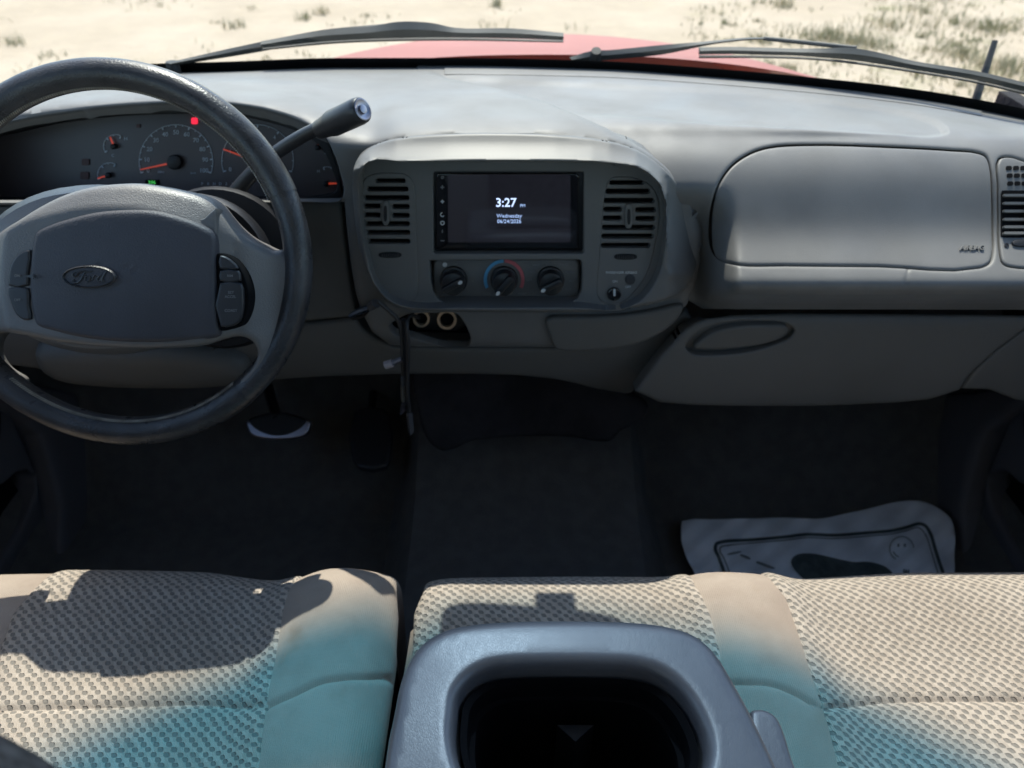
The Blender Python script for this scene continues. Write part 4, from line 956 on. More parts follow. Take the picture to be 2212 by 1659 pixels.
# worn light patch strip + stitching along the inside of the rim
for lo_, hi_ in ((j1, j4), (j3 % (2*math.pi), j2 + 2*math.pi)):
    m = MB(); k_ = int((hi_ - lo_) / 0.0135); 
    for i in range(1, k_):
        a = lo_ + (hi_ - lo_) * i / k_
        er = WX*math.cos(a) + WY*math.sin(a); et = WY*math.cos(a) - WX*math.sin(a); t0 = math.pi*.90 if lo_ == j1 else math.pi*.80
        c = wpt(RR*math.cos(a), RR*math.sin(a)) + er*math.cos(t0)*RT*1.03 + WN*math.sin(t0)*RT*1.08
        nn = (er*math.cos(t0) + WN*math.sin(t0)); bb = nn.cross(et)
        m.tube([c - bb*.0018 - et*.0008, c + nn*.0006, c + bb*.0018 + et*.0008], .0008, seg=5)
    m.build('stitching', M['worn'], rim)
HUB = [(-190, 545), (-120, 548), (-60, 540), (0, 520), (40, 503), (80, 482), (118, 455), (156, 432), (195, 416), (234, 406), (280, 401), (325, 400), (370, 406), (420, 416), (456, 427), (476, 440), (498, 466), (520, 492), (545, 514), (572, 530), (594, 541), (612, 540), (632, 560), (640, 610), (632, 680), (610, 740), (580, 790), (556, 822), (533, 842), (520, 826), (536, 806), (553, 786), (563, 762), (560, 742), (548, 728), (527, 722), (500, 727), (474, 736), (420, 742), (352, 744), (290, 742), (234, 738), (170, 730), (117, 719), (60, 712), (20, 716), (-10, 735), (-25, 765), (-10, 800), (30, 830), (0, 850), (-60, 820), (-130, 740), (-190, 640)]
PAD = [(74, 500), (92, 489), (156, 469), (205, 458), (254, 453), (332, 454), (395, 470), (440, 488), (458, 500), (464, 516), (466, 560), (467, 640), (470, 700), (472, 724), (462, 731), (420, 736), (352, 740), (290, 740), (234, 737), (170, 729), (117, 717), (76, 704), (68, 680), (62, 620), (63, 560), (70, 512)]
def hub_d(u, v, d):
    P = np.stack([u, v], 1); PP = catmull(np.array(PAD, float), 3); dp = np.where(inside(P, PP), 0, dist(P, PP))
    return .045 - .017 * np.clip(dp / 60, 0, 1) - .019 * sstep(dp, 55, 150)
hub = patch('hub_shell', HUB, WF(0), M['hub'], sw, step=8, w=16, h=.010, thick=.03, sm=4, dfun=hub_d, sharp=70)
def pad_d(u, v, d): return .006 * (1 - ((u-268)/230)**2) - .003*((v-600)/140)**2
pad = patch('airbag_pad', PAD, WF(.047), M['pad'], sw, step=8, w=12, h=.007, thick=.02, sm=3, dfun=lambda u, v, d: pad_d(u, v, d) - .0016*(1 - sstep(dist(np.stack([u, v], 1), oval(250, 594, 54, 23, 40))*np.where(inside(np.stack([u, v], 1), oval(250, 594, 54, 23, 40)), 1, 0), 0, 3.0))*inside(np.stack([u, v], 1), oval(250, 594, 54, 23, 40)) )
# folded corner of the top edge
patch('pad_top_edge', [(395, 470), (412, 474), (440, 471), (464, 450), (466, 470), (466, 512), (452, 496), (425, 483)], WF(.040), M['hub'], pad, step=5, w=4, h=.003, thick=.02, sm=2)
# the badge: oval ring and raised script
def S_pd(u, v): return S_wh(u, v, .0) + WNn * (.047 + pad_d(np.asarray(u, float), np.asarray(v, float), 0))[..., None]
fb = Fr(250, 594, S_pd); m = MB(); m.prism(fb, oval(0, 0, 54, 23, 48), -.002, .0022, .001); em = m.build('badge', M['pad'], pad)
m = MB(); V = []
for (ra, rb, h_) in ((54, 23, .0022), (51, 20.6, .0040), (48.5, 18.6, .0022)): V += [fb.w(ra*math.cos(2*math.pi*i/56), rb*math.sin(2*math.pi*i/56), h_) for i in range(56)]
m.add(V, [(j*56+i, j*56+(i+1) % 56, (j+1)*56+(i+1) % 56, (j+1)*56+i) for j in range(2) for i in range(56)]); m.build('badge_rim', M['leather'], em)
def stroke(P, w=1.6): 
    m = MB(); m.tube([fb.w(x, y, .0024) for x, y in catmull(np.array(P, float), 6, False)], [w*.0003, w*.00048, w*.00048, w*.0003], seg=6); return m
sc = MB()
for P, w_ in (([(-26, 9), (-32, 6), (-31, 1), (-25, 2), (-20, 8), (-8, 11), (2, 10), (6, 12)], 2.2), ([(-7, 11), (-12, 2), (-18, -8), (-25, -12), (-31, -9), (-29, -5)], 2.6), ([(-20, 0), (-12, 2), (-4, 3)], 2.0),
             ([(-1, 2), (-6, 0), (-7, -6), (-3, -9), (2, -6), (2, 0), (-1, 2), (4, 1)], 2.2), ([(6, 2), (8, -2), (5, -8)], 2.2), ([(7, -2), (11, 2), (15, 1)], 2.0),
             ([(28, 1), (23, 2), (18, -3), (18, -8), (22, -9), (27, -4), (29, 1)], 2.2), ([(36, 12), (32, 6), (27, -4), (27, -9), (32, -8)], 2.4)):
    s_ = stroke(P, w_); sc.add(s_.V, s_.F)
sc.build('script_lettering', M['leather'], em)
# horn mark
f = Fr(131, 592, S_pd); m = MB(); m.prism(f, [(-13, -3), (-6, -3), (4, -7), (4, 5), (-6, 1), (-13, 1)], .0002, .0010); m.ring(f, (6, -1), 5, 6.5, .0002, .001, -50, 50, 8); m.build('horn_mark', M['leather'], pad, smooth=False)
# button pods
def pod_(pts, btns, txts, glint=None):
    rp = patch('switch_recess', pts, WF(.0440), M['void'], sw, step=6, w=3, h=.002, thick=.03, sm=3)
    for b in btns: 
        bb = patch('switch_button', b, WF(.0480), M['button'], rp, step=4, w=5, h=.0028, thick=.008, sm=2)
    for (x, y, s, sz) in txts: text('lettering', s, Fr(x, y, WF(.0488)), sz, M['grey'], rp, h=.0006, bold=.01)
pod_([(468, 548), (484, 549), (506, 562), (524, 588), (535, 622), (537, 650), (532, 680), (520, 704), (498, 712), (476, 714), (472, 640)],
     [[(474, 552), (488, 555), (503, 566), (513, 578), (512, 582), (490, 582), (474, 581)], [(474, 585), (514, 585), (519, 597), (519, 607), (474, 607)], [(474, 612), (520, 612), (526, 640), (525, 672), (518, 694), (504, 704), (476, 706)]],
     [(499, 632, 'SET', 8.5), (498, 641, 'ACCEL', 8), (499, 671, 'COAST', 8.5), (497, 596, 'RSM', 7)])
pod_([(70, 528), (52, 530), (32, 542), (18, 562), (10, 600), (10, 640), (18, 672), (34, 694), (54, 702), (70, 704), (62, 620)],
     [[(64, 540), (48, 542), (32, 555), (20, 578), (16, 612), (16, 617), (60, 617), (60, 590)], [(16, 623), (60, 623), (62, 660), (66, 690), (50, 692), (34, 680), (22, 656)]],
     [(38, 596, 'ON', 8), (38, 648, 'OFF', 8)])
# ------------------------------------------------------------ steering column and gear lever
colm = thing('steering_column', 'dark plastic steering column cover running from the wheel hub to the dashboard', 'steering column', tuple(WC - WN*.15))
def lathe(c, ax, prof, seg=48, ex=1.0, ey=1.0):
    ax = Vector(ax).normalized(); X = Vector((1, 0, 0)); X = (X - ax*X.dot(ax)).normalized(); Y = ax.cross(X); V = []
    for (r, h) in prof: V += [Vector(c) + ax*h + X*r*ex*math.cos(2*math.pi*k/seg) + Y*r*ey*math.sin(2*math.pi*k/seg) for k in range(seg)]
    m = MB(); m.add(V, [(j*seg+k, j*seg+(k+1) % seg, (j+1)*seg+(k+1) % seg, (j+1)*seg+k) for j in range(len(prof)-1) for k in range(seg)]); return m
hc = wpt(.030, -.012)
lathe(hc - WX*.048, -WN, [(.060, -.030), (.078, -.022), (.086, -.008), (.088, .006), (.084, .016), (.050, .018)], ex=1.42).build('hub_collar', M['hub'], colm)  # stretched to the left to round the wheel's shadow on the seat
lathe(hc - WX*.030, -WN, [(.050, .012), (.064, .016), (.068, .024), (.070, .060), (.074, .12), (.078, .18), (.082, .26)], ex=1.5).build('shroud', M['dash_lo'], colm)  # widened so that its shadow on the seat spreads further left
lathe(hc + WX*.030, -WN, [(.060, .040), (.079, .042), (.083, .048), (.083, .062), (.078, .068), (.060, .070)]).build('switch_ring', M['black'], colm)
lathe(hc + WX*.040, -WN, [(.060, .085), (.090, .088), (.094, .096), (.094, .104), (.088, .112), (.060, .114)]).build('lower_ring', M['black'], colm)
gl_ = thing('gear_lever', 'black column gear lever with a ribbed knob and bright end cap', 'gear lever', tuple(pt(488, 442, .80)))
p0, p1, p2, p3, p4 = pt(484, 446, .86), pt(548, 372, .85), pt(608, 322, .84), pt(682, 279, .825), pt(702, 272, .82)
m = MB(); m.tube([p0, p1, p2, p3, p4], [.0095, .0088, .0078, .0072, .0070], seg=14, sm=4); m.build('shaft', M['button'], gl_)
m = MB(); m.tube([p0 + Vector((-.004, .01, -.004)), p0 + (p1-p0)*.12], [.016, .010], seg=16); m.build('boot', M['black'], gl_)
k0, k1 = pt(690, 280, .822), pt(784, 236, .79); ax = (k1 - k0).normalized(); L = (k1 - k0).length
kn = lathe(k0, ax, [(.0068, -.002), (.0100, 0), (.0119, L*.22), (.0126, L*.25), (.0138, L*.32), (.0141, L*.9), (.0133, L*.97), (.0119, L*.995), (.0111, L*.99)], 36).build('knob', M['button'], gl_)
lathe(k0, ax, [(.0114, L*.975), (.0114, L*1.0), (.0104, L*1.005), (.0088, L*.995), (.0060, L*.985), (.0, L*.985)], 32).build('end_cap', M['steel'], kn)
lathe(k0, ax, [(.0048, L*.985), (.0045, L*1.015), (.0030, L*1.02), (.0, L*1.02)], 24).build('overdrive_button', M['steel'], kn)
fk = Fr(738, 258, lambda u, v: on_y(u, v, .806 - (np.asarray(u)-738)*.00034), rot=math.atan2(44, 94)); 
m = MB()
for dy in (2.5, -1.5): m.prism(fk, rrect(-14, dy-.7, 14, dy+.7, .5, 1), .0105, .0136)
m.build('knob_print', M['white'], kn, smooth=False)

# ------------------------------------------------------------ pedals
br = thing('brake_pedal', 'brake pedal with bright metal rim around a black rubber pad', 'pedal', tuple(pt(600, 920, .98)))
def S_br(u, v): return on_y(u, v, .985 - (np.asarray(v, float)-915)*.0006)
BR = [(531, 912), (534, 926), (541, 938), (556, 945), (600, 949), (646, 945), (661, 938), (667, 927), (670, 911), (655, 902), (640, 896), (600, 890), (560, 896), (545, 902)]
patch('pedal_plate', BR, S_br, M['steel'], br, step=6, w=5, h=.003, thick=.008, sm=3)
patch('rubber_pad', [(538, 908), (560, 899), (600, 891), (640, 898), (662, 908), (650, 924), (622, 938), (600, 941), (578, 938), (550, 924)], S_br, M['rubber'], br, step=6, w=5, h=.003, thick=.005, lift=.005, sm=2)
m = MB(); m.tube([pt(600, 905, .99), pt(585, 860, 1.06), pt(570, 800, 1.12)], .009, seg=8, sm=3); m.build('pedal_arm', M['black'], br)
ac = thing('accelerator_pedal', 'tall black accelerator pedal right of the brake pedal', 'pedal', tuple(pt(800, 950, 1.0)))
patch('pedal_plate', [(764, 890), (775, 880), (830, 882), (842, 895), (842, 990), (834, 1006), (776, 1008), (762, 995)], lambda u, v: on_y(u, v, 1.05 - (np.asarray(v, float)-890)*.0009), M['button'], ac, step=10, w=8, h=.004, thick=.01, sm=2)
m = MB(); m.tube([pt(803, 885, 1.06), pt(806, 850, 1.12)], .008, seg=8); m.build('pedal_arm', M['black'], ac)

# ------------------------------------------------------------ hanging liner under the dash
def S_lin(px, py): return on_y(px, py, .92 + .02*np.sin(np.asarray(px, float)*.012) - (np.asarray(py, float)-880)*.0003)
ln = patch('insulation_flap', [(890, 800), (1120, 800), (1290, 825), (1370, 858), (1400, 882), (1394, 900), (1366, 920), (1338, 934), (1318, 954), (1290, 957), (1240, 948), (1130, 945), (1060, 950), (1018, 956), (985, 972), (955, 977), (930, 962), (912, 930), (900, 880)], S_lin, M['liner'], None, step=14, w=12, h=.008, thick=.012, sm=3)
tag(ln, 'black insulation flap drooping under the middle of the dashboard above the carpet hump', 'insulation flap')

# ------------------------------------------------------------ cables and clips
cb = thing('charging_cable', 'black charging cables hanging from the power outlets with grey plugs at their ends', 'cable', tuple(pt(870, 680, .80)))
def P3(L_, y): return [pt(a, b, (y[i] if hasattr(y, '__len__') else y)) for i, (a, b) in enumerate(L_)]
m = MB(); m.tube(P3([(815, 650), (832, 664), (858, 690), (866, 715), (869, 760), (871, 815)], [.775, .778, .782, .785, .785, .785]), .0026, seg=8, sm=5); m.build('cord', M['cable'], cb)
m = MB(); m.tube(P3([(905, 686), (884, 684), (879, 700), (882, 740), (881, 790), (880, 840), (885, 890)], [.83, .80, .785, .78, .78, .78, .78]), .0026, seg=8, sm=5); m.build('cord', M['cable'], cb)
m = MB(); m.tube(P3([(872, 690), (875, 740), (878, 800)], .792), .0042, seg=8, sm=4); m.build('cord', M['cable'], cb)
def plug(a, b, y, w, nm, mt): 
    m = MB(); m.tube([pt(*a, y), pt(*b, y)], [w, w], seg=4, flat=.5); return m.build(nm, mt, cb, smooth=False)
plug((869, 812), (871, 832), .784, .0055, 'plug', M['plug']); plug((870, 833), (871, 864), .784, .0062, 'plug_body', mat('plug_brown', (.16, .145, .12), .5))
plug((884, 893), (888, 932), .779, .0085, 'plug', M['plug']); plug((872, 872), (868, 888), .781, .006, 'plug', M['steel']); plug((876, 884), (866, 893), .781, .004, 'plug', M['steel'])
wc = thing('cable_tag', 'small pale plastic plug sticking out left of the hanging cables', 'plug', tuple(pt(850, 785, .785)))
m = MB(); m.tube([pt(832, 789, .783), pt(848, 784, .783)], .0055, seg=8); m.build('plug_tip', mat('pale_plug', (.42, .38, .40), .5), wc)
m = MB(); m.tube([pt(848, 784, .783), pt(868, 776, .783)], .0036, seg=8); m.build('plug_neck', M['steel'], wc)
cpl = thing('cable_clip', 'small shiny blue grey metal clip on the seam left of the center bezel', 'clip', tuple(pt(780, 668, .80)))
m = MB(); m.tube([pt(757, 682, .812), pt(780, 671, .806), pt(800, 664, .80)], [.0035, .0048, .0040], seg=8, sm=3); m.build('clip_body', M['bluecord'], cpl)
m = MB(); m.tube([pt(762, 690, .812), pt(784, 683, .806), pt(796, 672, .80)], .0016, seg=6, sm=3); m.build('clip_wire', M['black'], cpl)
m = MB(); m.tube([pt(799, 664, .80), pt(812, 655, .796)], [.005, .0065], seg=10); m.build('clip_end', M['plug'], cpl)

# ------------------------------------------------------------ seats: parameters (x, s), s runs back to front over the rolled front edge
Z0, YC, RF = .385, .497, .07
def bulge(x, c, wdt, amp): return amp * np.exp(-((x - c) / wdt)**4)
def H_drv(x, s):
    edge = np.clip((np.abs(x + .4625) - .295) / .05, 0, 1)
    return bulge(x, -.183, .070, .026) + bulge(x, -.74, .07, .026) + .010*np.exp(-((s-.22)/.16)**2) - .018*edge**2.5
def H_pas(x, s):
    e1 = np.clip((-.062 - x) / .05, 0, 1); e2 = np.clip((x - .74) / .06, 0, 1)
    return bulge(x, .262, .06, .020) + bulge(x, .74, .06, .02) + .006*np.exp(-((s-.22)/.16)**2) - .018*e1**2.5 - .04*e2**2.5
def S_seat(H, roll):
    def S(x, s):
        x = np.asarray(x, float); s = np.asarray(s, float); h = H(x, s); yc = YC + roll(x)
        a = np.clip((s - yc) / RF, 0, math.pi*.52); ex = np.maximum(s - yc - RF*math.pi*.52, 0)
        y = np.where(s < yc, s, yc + RF*np.sin(a)); z = Z0 + h*(1 - .55*a/1.6) - RF*(1 - np.cos(a)) - ex
        z = z - .03*np.clip(.12 - s, 0, 1)*2 * (s < .12)
        return np.stack([x, y, z], -1)
    return S
rollD = lambda x: .004*np.sin(x*9) + .010*(1-sstep(x, -.38, -.28)) + .012*np.exp(-((x+.20)/.05)**2)
rollP = lambda x: .004*np.sin(x*7+1) + .014*sstep(x, .30, .5) + .004*np.exp(-((x-.25)/.05)**2)
SD, SP = S_seat(H_drv, rollD), S_seat(H_pas, rollP)
def seat_uv(S, px, py):
    """seat coordinates under a picture point"""
    d = ray(px, py); z = Z0 + .01
    for _ in range(25):
        t = (z - EYE[2]) / d[2]; p = EYE + d*t; q = S(np.array([p[0]]), np.array([min(p[1], YC)]))[0]; z = z*.4 + q[2]*.6
    return (p[0], p[1])
def SU(S, L_): return [seat_uv(S, a, b) for a, b in L_]
def groove(lines, wd=.0035, dp=.004):
    def g(u, v, d):
        r = np.zeros(len(u))
        for L_ in lines: r -= dp*np.exp(-(dist(np.stack([u, v], 1), catmull(np.array(L_, float), 5, False), False)/wd)**2)
        # pillowing next to the seam
        return r
    return g
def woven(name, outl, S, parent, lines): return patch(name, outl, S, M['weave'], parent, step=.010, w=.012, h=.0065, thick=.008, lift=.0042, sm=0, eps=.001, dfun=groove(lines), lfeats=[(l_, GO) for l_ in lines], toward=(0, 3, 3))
BOT = YC + .30; GO = (-.008, -.0045, -.002, 0, .002, .0045, .008)
ds = thing('driver_seat', 'beige cloth driver seat cushion with woven center and smooth side bolster', 'car seat', (-.46, .25, .1))
inR = SU(SD, [(628, 1262), (614, 1316), (598, 1416), (584, 1482), (574, 1549), (561, 1659)]); 
inL = SU(SD, [(80, 1262), (27, 1326), (0, 1400), (-12, 1470), (-14, 1549), (-12, 1659)])
cush = [(-.1160, -.12), (-.1165, .2), (-.1165, .44), (-.119, YC-.01), (-.130, YC + .05), (-.140, BOT), (-.80, BOT), (-.80, -.12)]
seamB = SU(SD, [(578, 1526), (631, 1502), (697, 1473), (734, 1467), (800, 1465), (850, 1466)])
patch('cushion', cush, SD, M['velour'], ds, step=.011, w=.012, h=.010, thick=.05, sm=0, eps=.001, dfun=groove([seamB]), lfeats=[(seamB, GO)], toward=(0, 3, 3))
def insert_outline(inL, inR, back=-.10):
    R_ = [(inR[0][0] + .004, BOT), (inR[0][0] + .002, YC + .06)] + inR; L_ = [(inL[0][0] - .004, BOT), (inL[0][0] - .002, YC + .06)] + inL
    R_ += [(inR[-1][0], back)]; L_ += [(inL[-1][0], back)]
    return R_ + L_[::-1]
seamI = SU(SD, [(-20, 1537), (100, 1534), (332, 1527), (450, 1525), (578, 1527)])
woven('woven_insert', insert_outline(inL, inR), SD, ds, [seamI])
ps = thing('passenger_bench', 'beige cloth bench cushion spanning the middle and passenger side, woven panels and smooth bolster', 'car seat', (.36, .25, .1))
cush = [(-.1155, -.12), (-.1155, .42), (-.1135, YC - .01), (-.100, YC + .04), (-.090, BOT), (.80, BOT), (.80, -.12)]
sB = SU(SP, [(1560, 1478), (1607, 1476), (1670, 1480), (1720, 1500), (1754, 1520)])
patch('cushion', cush, SP, M['velour'], ps, step=.011, w=.012, h=.010, thick=.05, sm=0, eps=.001, dfun=groove([sB]), lfeats=[(sB, GO)], toward=(0, 3, 3))
cL = SU(SP, [(912, 1275), (893, 1330), (890, 1400), (888, 1500), (884, 1659)]); cR = SU(SP, [(1504, 1256), (1536, 1328), (1552, 1385), (1570, 1480), (1600, 1659)])
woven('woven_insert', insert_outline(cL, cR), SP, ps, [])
pL = SU(SP, [(1676, 1262), (1697, 1295), (1728, 1385), (1754, 1469), (1778, 1536), (1808, 1654)]); pR = SU(SP, [(2500, 1250), (2560, 1330), (2600, 1400), (2640, 1500), (2700, 1659)])
sI = SU(SP, [(1771, 1536), (1800, 1530), (1872, 1524), (2040, 1517), (2212, 1517), (2400, 1518)])
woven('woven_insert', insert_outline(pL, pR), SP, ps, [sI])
# seat bases so nothing floats
m = MB(); m.box((-.78, -.12, .02), (-.14, .50, .30)); m.build('seat_base', M['liner'], ds, smooth=False)
m = MB(); m.box((-.10, -.12, .125), (.78, .50, .30)); m.build('seat_base', M['liner'], ps, smooth=False)
# backrests (behind the camera, the driver's shoulder shows in the corner)
def sell(c, r, p, mat_, name, parent, n=40, tilt=0):
    V = []; mm = MB(); f = lambda w_, e: math.copysign(abs(w_)**e, w_)
    for j in range(n + 1):
        v = -math.pi/2 + math.pi*j/n
        for i in range(n):
            u = 2*math.pi*i/n; x = r[0]*f(math.cos(v), p)*f(math.cos(u), p); y = r[1]*f(math.cos(v), p)*f(math.sin(u), p); z = r[2]*f(math.sin(v), p)
            V.append((c[0]+x, c[1]+y*math.cos(tilt)-z*math.sin(tilt), c[2]+y*math.sin(tilt)+z*math.cos(tilt)))
    mm.add(V, [(j*n+i, j*n+(i+1) % n, (j+1)*n+(i+1) % n, (j+1)*n+i) for j in range(n) for i in range(n)]); 
    return mm.build(name, mat_, parent)
M['backcloth'] = mat('backrest_cloth', (.11, .10, .10), .95, .1, bump=.8, bscale=160, var=.4, vscale=90, bdist=.002)
sell((-.49, .09, .60), (.34, .085, .30), .55, M['backcloth'], 'backrest', ds, tilt=0)
sell((.36, -.16, .62), (.42, .07, .28), .35, M['backcloth'], 'backrest', ps, tilt=.16)

# ------------------------------------------------------------ fold down armrest with cup holder
ar = thing('armrest_console', 'dark grey fold down armrest console with an oval cup holder opening', 'armrest', (.10, .25, .40))
ZA = .565
def S_arm(px, py): 
    py = np.asarray(py, float); px = np.asarray(px, float); z = ZA + .006*np.sin((px-830)/850*np.pi) ; return on_z(px, py, z)
ARM = [(740, 2250), (770, 2000), (800, 1800), (822, 1659), (832, 1590), (845, 1530), (856, 1475), (872, 1428), (896, 1390), (925, 1364), (965, 1345), (1020, 1334), (1100, 1328), (1200, 1326), (1300, 1327), (1390, 1331), (1450, 1340), (1500, 1356), (1535, 1380), (1562, 1412), (1590, 1458), (1622, 1515), (1655, 1580), (1692, 1659), (1760, 1820), (1860, 2050), (1940, 2250)]
HOLE = [(983, 1532), (988, 1500), (1003, 1475), (1030, 1453), (1060, 1441), (1099, 1435), (1160, 1432), (1232, 1431), (1300, 1432), (1365, 1436), (1410, 1446), (1445, 1464), (1478, 1495), (1505, 1535), (1524, 1580), (1530, 1620), (1520, 1662), (1492, 1700), (1440, 1730), (1380, 1742), (1220, 1748), (1120, 1742), (1060, 1725), (1015, 1690), (990, 1640), (980, 1585)]
patch('console_top', ARM, S_arm, M['armrest'], ar, holes=[HOLE], hsm=4, step=14, w=30, h=.016, holew=24, hole_h=.012, thick=.10, sm=3, toward=(0, .2, 3), eps=2)
# liner: two round wells inside the oval
def S_arm2(z): return lambda u, v: on_z(u, v, z + 0*np.asarray(u, float))
HL = catmull(np.array(HOLE, float), 3); cc = HL.mean(0)
HW = np.array([S_arm(np.array([p[0]]), np.array([p[1]]))[0] for p in HL]); cw_ = HW.mean(0)
m = MB(); n = len(HW); V = []
for (z, k) in ((ZA-.012, .955), (ZA-.016, .90), (ZA-.034, .885), (ZA-.036, .84), (ZA-.158, .80), (ZA-.160, .0)):
    for p in HW: V.append((cw_[0]+(p[0]-cw_[0])*k, cw_[1]+(p[1]-cw_[1])*k, z))
m.add(V, [(j*n+i, j*n+(i+1) % n, (j+1)*n+(i+1) % n, (j+1)*n+i) for j in range(5) for i in range(n)]); lin = m.build('cup_liner', M['gloss'] if False else mat('liner_black', (.003, .003, .004), .8, .1), ar)
# pointed rib between the two cups
q = [ptz(1203, 1566, ZA-.055), ptz(1283, 1566, ZA-.055), ptz(1243, 1602, ZA-.055)]
m = MB(); m.add([tuple(v) for v in q] + [(v.x, v.y, ZA-.140) for v in q], [(0, 1, 2), (5, 4, 3), (0, 3, 4, 1), (1, 4, 5, 2), (2, 5, 3, 0)]); m.build('divider_rib', M['black'], lin, smooth=False)
# rounded latch part on the right
patch('side_latch', [(1628, 1600), (1618, 1550), (1622, 1532), (1640, 1527), (1662, 1532), (1680, 1545), (1694, 1572), (1715, 1640), (1760, 1760), (1700, 1770), (1660, 1680)], S_arm2(ZA-.022), M['armrest'], ar, step=9, w=12, h=.007, thick=.06, sm=3, toward=(0, .2, 3), eps=2)
# body of the console down to the bench
body_ = [(a, b) for a, b in ARM]
patch('console_body', [(cc[0] + (a-cc[0])*.97, 1800 + (b-1800)*.965) for a, b in body_], S_arm2(ZA-.060), M['dash_lo'], ar, holes=[[(cc[0] + (a-cc[0])*.99, cc[1] + (b-cc[1])*.99 + 10) for a, b in HOLE]], hsm=3, step=40, w=0, h=0, thick=.13, sm=2, toward=(0, .2, 3), eps=2)

# ------------------------------------------------------------ paper floor mat on the passenger floor
def S_mat(px, py):
    px = np.asarray(px, float); py = np.asarray(py, float)
    z = .026 + .006*np.sin(px*.021 + py*.013) + .004*np.sin(px*.047 - py*.05) + .016*sstep(px, 1850, 2010)*(1 - sstep(py, 1075, 1200)) + .003*np.sin(px*.09+py*.11)
    return on_z(px, py, z)
pm = thing('paper_floor_mat', 'creased white paper floor mat with printed border and footprint lying on the passenger floor', 'floor mat', tuple(ptz(1780, 1200, .02)))
patch('sheet', [(1473, 1125), (1471, 1150), (1478, 1190), (1498, 1232), (1525, 1300), (1570, 1420), (2085, 1420), (2070, 1300), (2063, 1240), (2063, 1180), (2062, 1140), (2052, 1116), (2030, 1098), (2000, 1084), (1975, 1080), (1940, 1083), (1900, 1092), (1850, 1104), (1800, 1115), (1760, 1120), (1700, 1117), (1600, 1120), (1530, 1121)], S_mat, M['paper'], pm, step=12, w=4, h=.001, thick=.001, sm=2, toward=(0, .2, 3), eps=1)
def inkline(P, w_, nm='border_line'):
    Q = catmull(np.array(P, float), 8, False); t = np.gradient(Q, axis=0); t /= np.linalg.norm(t, axis=1, keepdims=True); nn = np.stack([-t[:, 1], t[:, 0]], 1)
    L_ = Q + nn*w_/2; R2 = Q - nn*w_/2; A = S_mat(L_[:, 0], L_[:, 1]); B = S_mat(R2[:, 0], R2[:, 1]); A[:, 2] += .0022; B[:, 2] += .0022
    V = [tuple(p) for p in A] + [tuple(p) for p in B]; n = len(Q); return link(nm, mesh_of(nm, V, [(i, i+1, n+i+1, n+i) for i in range(n-1)]), M['ink'], pm)
inkline([(1575, 1290), (1566, 1246), (1552, 1205), (1545, 1188), (1547, 1177), (1560, 1172), (1620, 1168), (1700, 1161), (1742, 1156), (1800, 1158), (1880, 1152), (1925, 1148), (1960, 1140), (1984, 1133), (1996, 1136), (2008, 1152), (2020, 1190), (2035, 1235), (2060, 1300)], 7)
inkline([(1590, 1290), (1578, 1246), (1562, 1205), (1554, 1190), (1557, 1183), (1570, 1180), (1620, 1175), (1700, 1168), (1742, 1163), (1800, 1165), (1880, 1159), (1925, 1155), (1960, 1147), (1982, 1141), (1990, 1146), (2000, 1160), (2010, 1190), (2024, 1235), (2050, 1300)], 2, 'thin_border_line')
def inkblob(P, nm, sm=3):
    return patch(nm, P, lambda u, v: S_mat(u, v) + np.array([0, 0, .0024]), M['ink'], pm, step=8, w=0, h=0, thick=.0006, sm=sm, toward=(0, .2, 3), eps=1)
inkblob([(1708, 1216), (1712, 1206), (1724, 1199), (1745, 1197), (1765, 1199), (1800, 1207), (1832, 1214), (1850, 1216), (1866, 1215), (1890, 1218), (1915, 1228), (1930, 1245), (1930, 1275), (1890, 1290), (1830, 1285), (1760, 1268), (1722, 1240)], 'footprint')
M['ink2'] = mat('faded_ink', (.30, .32, .31), .8, .2)
fm = Fr(1947, 1186, S_mat); m = MB(); m.ring(fm, (0, 0), 25, 27, .0020, .0030, seg=30); m.ring(fm, (0, 0), 18, 20, .0020, .0030, 200, 350, 18); m.prism(fm, oval(-7, 7, 2.6, 4, 10), .002, .003); m.prism(fm, oval(7, 7, 2.6, 4, 10), .002, .003); m.build('round_symbol', M['ink2'], pm, smooth=False)
text('lettering', 'E', Fr(1957, 1236, S_mat, rot=math.pi/2*.9), 17, M['ink'], pm, h=.003, bold=.03)
for (x, y, w_, r_) in ((1585, 1196, 16, .2), (1610, 1205, 12, -.4), (1650, 1222, 26, -.35)):
    f = Fr(x, y, S_mat, rot=r_); m = MB(); m.prism(f, oval(0, 0, w_, 2.4, 12), .0018, .0028); m.build('smudge', M['ink2'], pm, smooth=False)

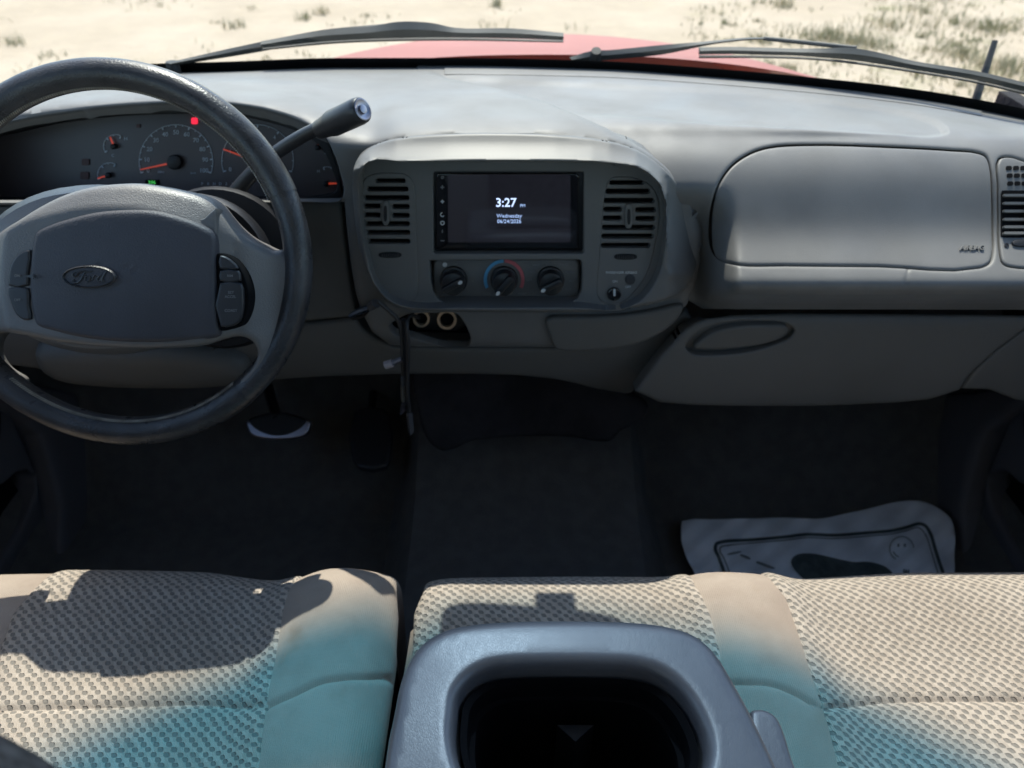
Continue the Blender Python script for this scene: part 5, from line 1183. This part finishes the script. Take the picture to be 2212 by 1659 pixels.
# ------------------------------------------------------------ doors and kick panels
def door(sgn, label):
    X_ = .865 * sgn
    S = lambda y, z: np.stack([X_ + 0*np.asarray(y, float) - sgn*(.05*sstep(z, .30, .40)*(1 - sstep(z, .50, .60)) ), np.asarray(y, float), np.asarray(z, float)], -1)
    d = thing('truck_door', label, 'door', (X_, .3, .0), 'truck doors')
    out = [(-.74, .04), (-.74, .74), (.90, .74), (1.02, .66), (1.00, .40), (.97, .12), (.93, .04)]
    q = lambda a, b: tuple(on_x(np.array([a if sgn > 0 else 2212 - a]), np.array([b]), np.array([X_]))[0][1:])
    POC = [q(2129, 1030), q(2148, 1017), q(2170, 1020), q(2200, 1045), q(2280, 1080), q(2520, 1300), q(2400, 1420), q(2207, 1212), q(2165, 1145), q(2135, 1075)]
    SPK = [q(2500, 860), q(2240, 855), q(2196, 885), q(2182, 930), q(2190, 985), q(2240, 1010), q(2500, 1040)]
    SPK = oval(*q(2300, 935), .095, .085, 30)
    POC = np.array(POC)
    patch('door_panel', out, S, M['door'], d, holes=[POC], step=.02, w=.012, h=.006, holew=.012, hole_h=.008, thick=.03, sm=0, hsm=3, eps=.002, toward=(0, .5, .5))
    patch('door_pocket', [(-.2, .05), (-.2, .45), (.95, .45), (.95, .05)], lambda y, z: S(y, z)*[1, 1, 1] + np.array([sgn*.035, 0, 0]), M['void'], d, step=.1, w=0, h=0, thick=.004, sm=0, eps=.002, toward=(0, .5, .5))
    patch('speaker_grille', SPK, S, M['black'], d, step=.01, w=.008, h=.004, thick=.004, lift=.006, sm=0, eps=.002, toward=(0, .5, .5))
    # window pane and frame above the sill
    m = MB(); m.add([(X_*1.01, -.72, .74), (X_*1.01, .98, .74), (sgn*.66, .56, 1.22), (sgn*.62, -.70, 1.28)], [(0, 1, 2, 3)]); m.build('window', M['sideglass'], d, smooth=False)
    m = MB(); m.tube([(X_*1.01, -.72, .74), (sgn*.62, -.70, 1.28), (sgn*.66, .56, 1.22), (X_*1.01, .98, .74)], .018, seg=8); m.build('window_frame', M['rubber'], d)
door(-1, 'dark door panel with an open storage pocket beside the driver footwell')
door(1, 'dark door panel with storage pocket and speaker beside the passenger footwell')
def S_kick(px, py): return on_y(px, py, 1.20 - .0006*(np.asarray(py, float)-860) - .0009*(np.asarray(px, float)-1950))
kp = patch('kick_panel', [(2040, 850), (2100, 848), (2152, 830), (2215, 770), (2240, 840), (2124, 935), (2098, 1010), (2076, 1100), (2066, 1260), (1935, 1260), (1972, 1070), (2005, 960), (2030, 890)], S_kick, M['door'], None, step=14, w=20, h=.012, thick=.03, sm=2)
tag(kp, 'dark plastic kick panel at the right end of the passenger footwell', 'kick panel')
S_kl = lambda px, py: S_kick(2212 - np.asarray(px, float), py) * np.array([-1, 1, 1])
kp = patch('kick_panel', [(170, 850), (60, 830), (-20, 800), (-28, 840), (88, 935), (114, 1010), (136, 1100), (146, 1260), (277, 1260), (240, 1070), (207, 960), (182, 890)], S_kl, M['door'], None, step=14, w=20, h=.012, thick=.03, sm=2)
tag(kp, 'dark plastic kick panel at the left end of the driver footwell', 'kick panel')
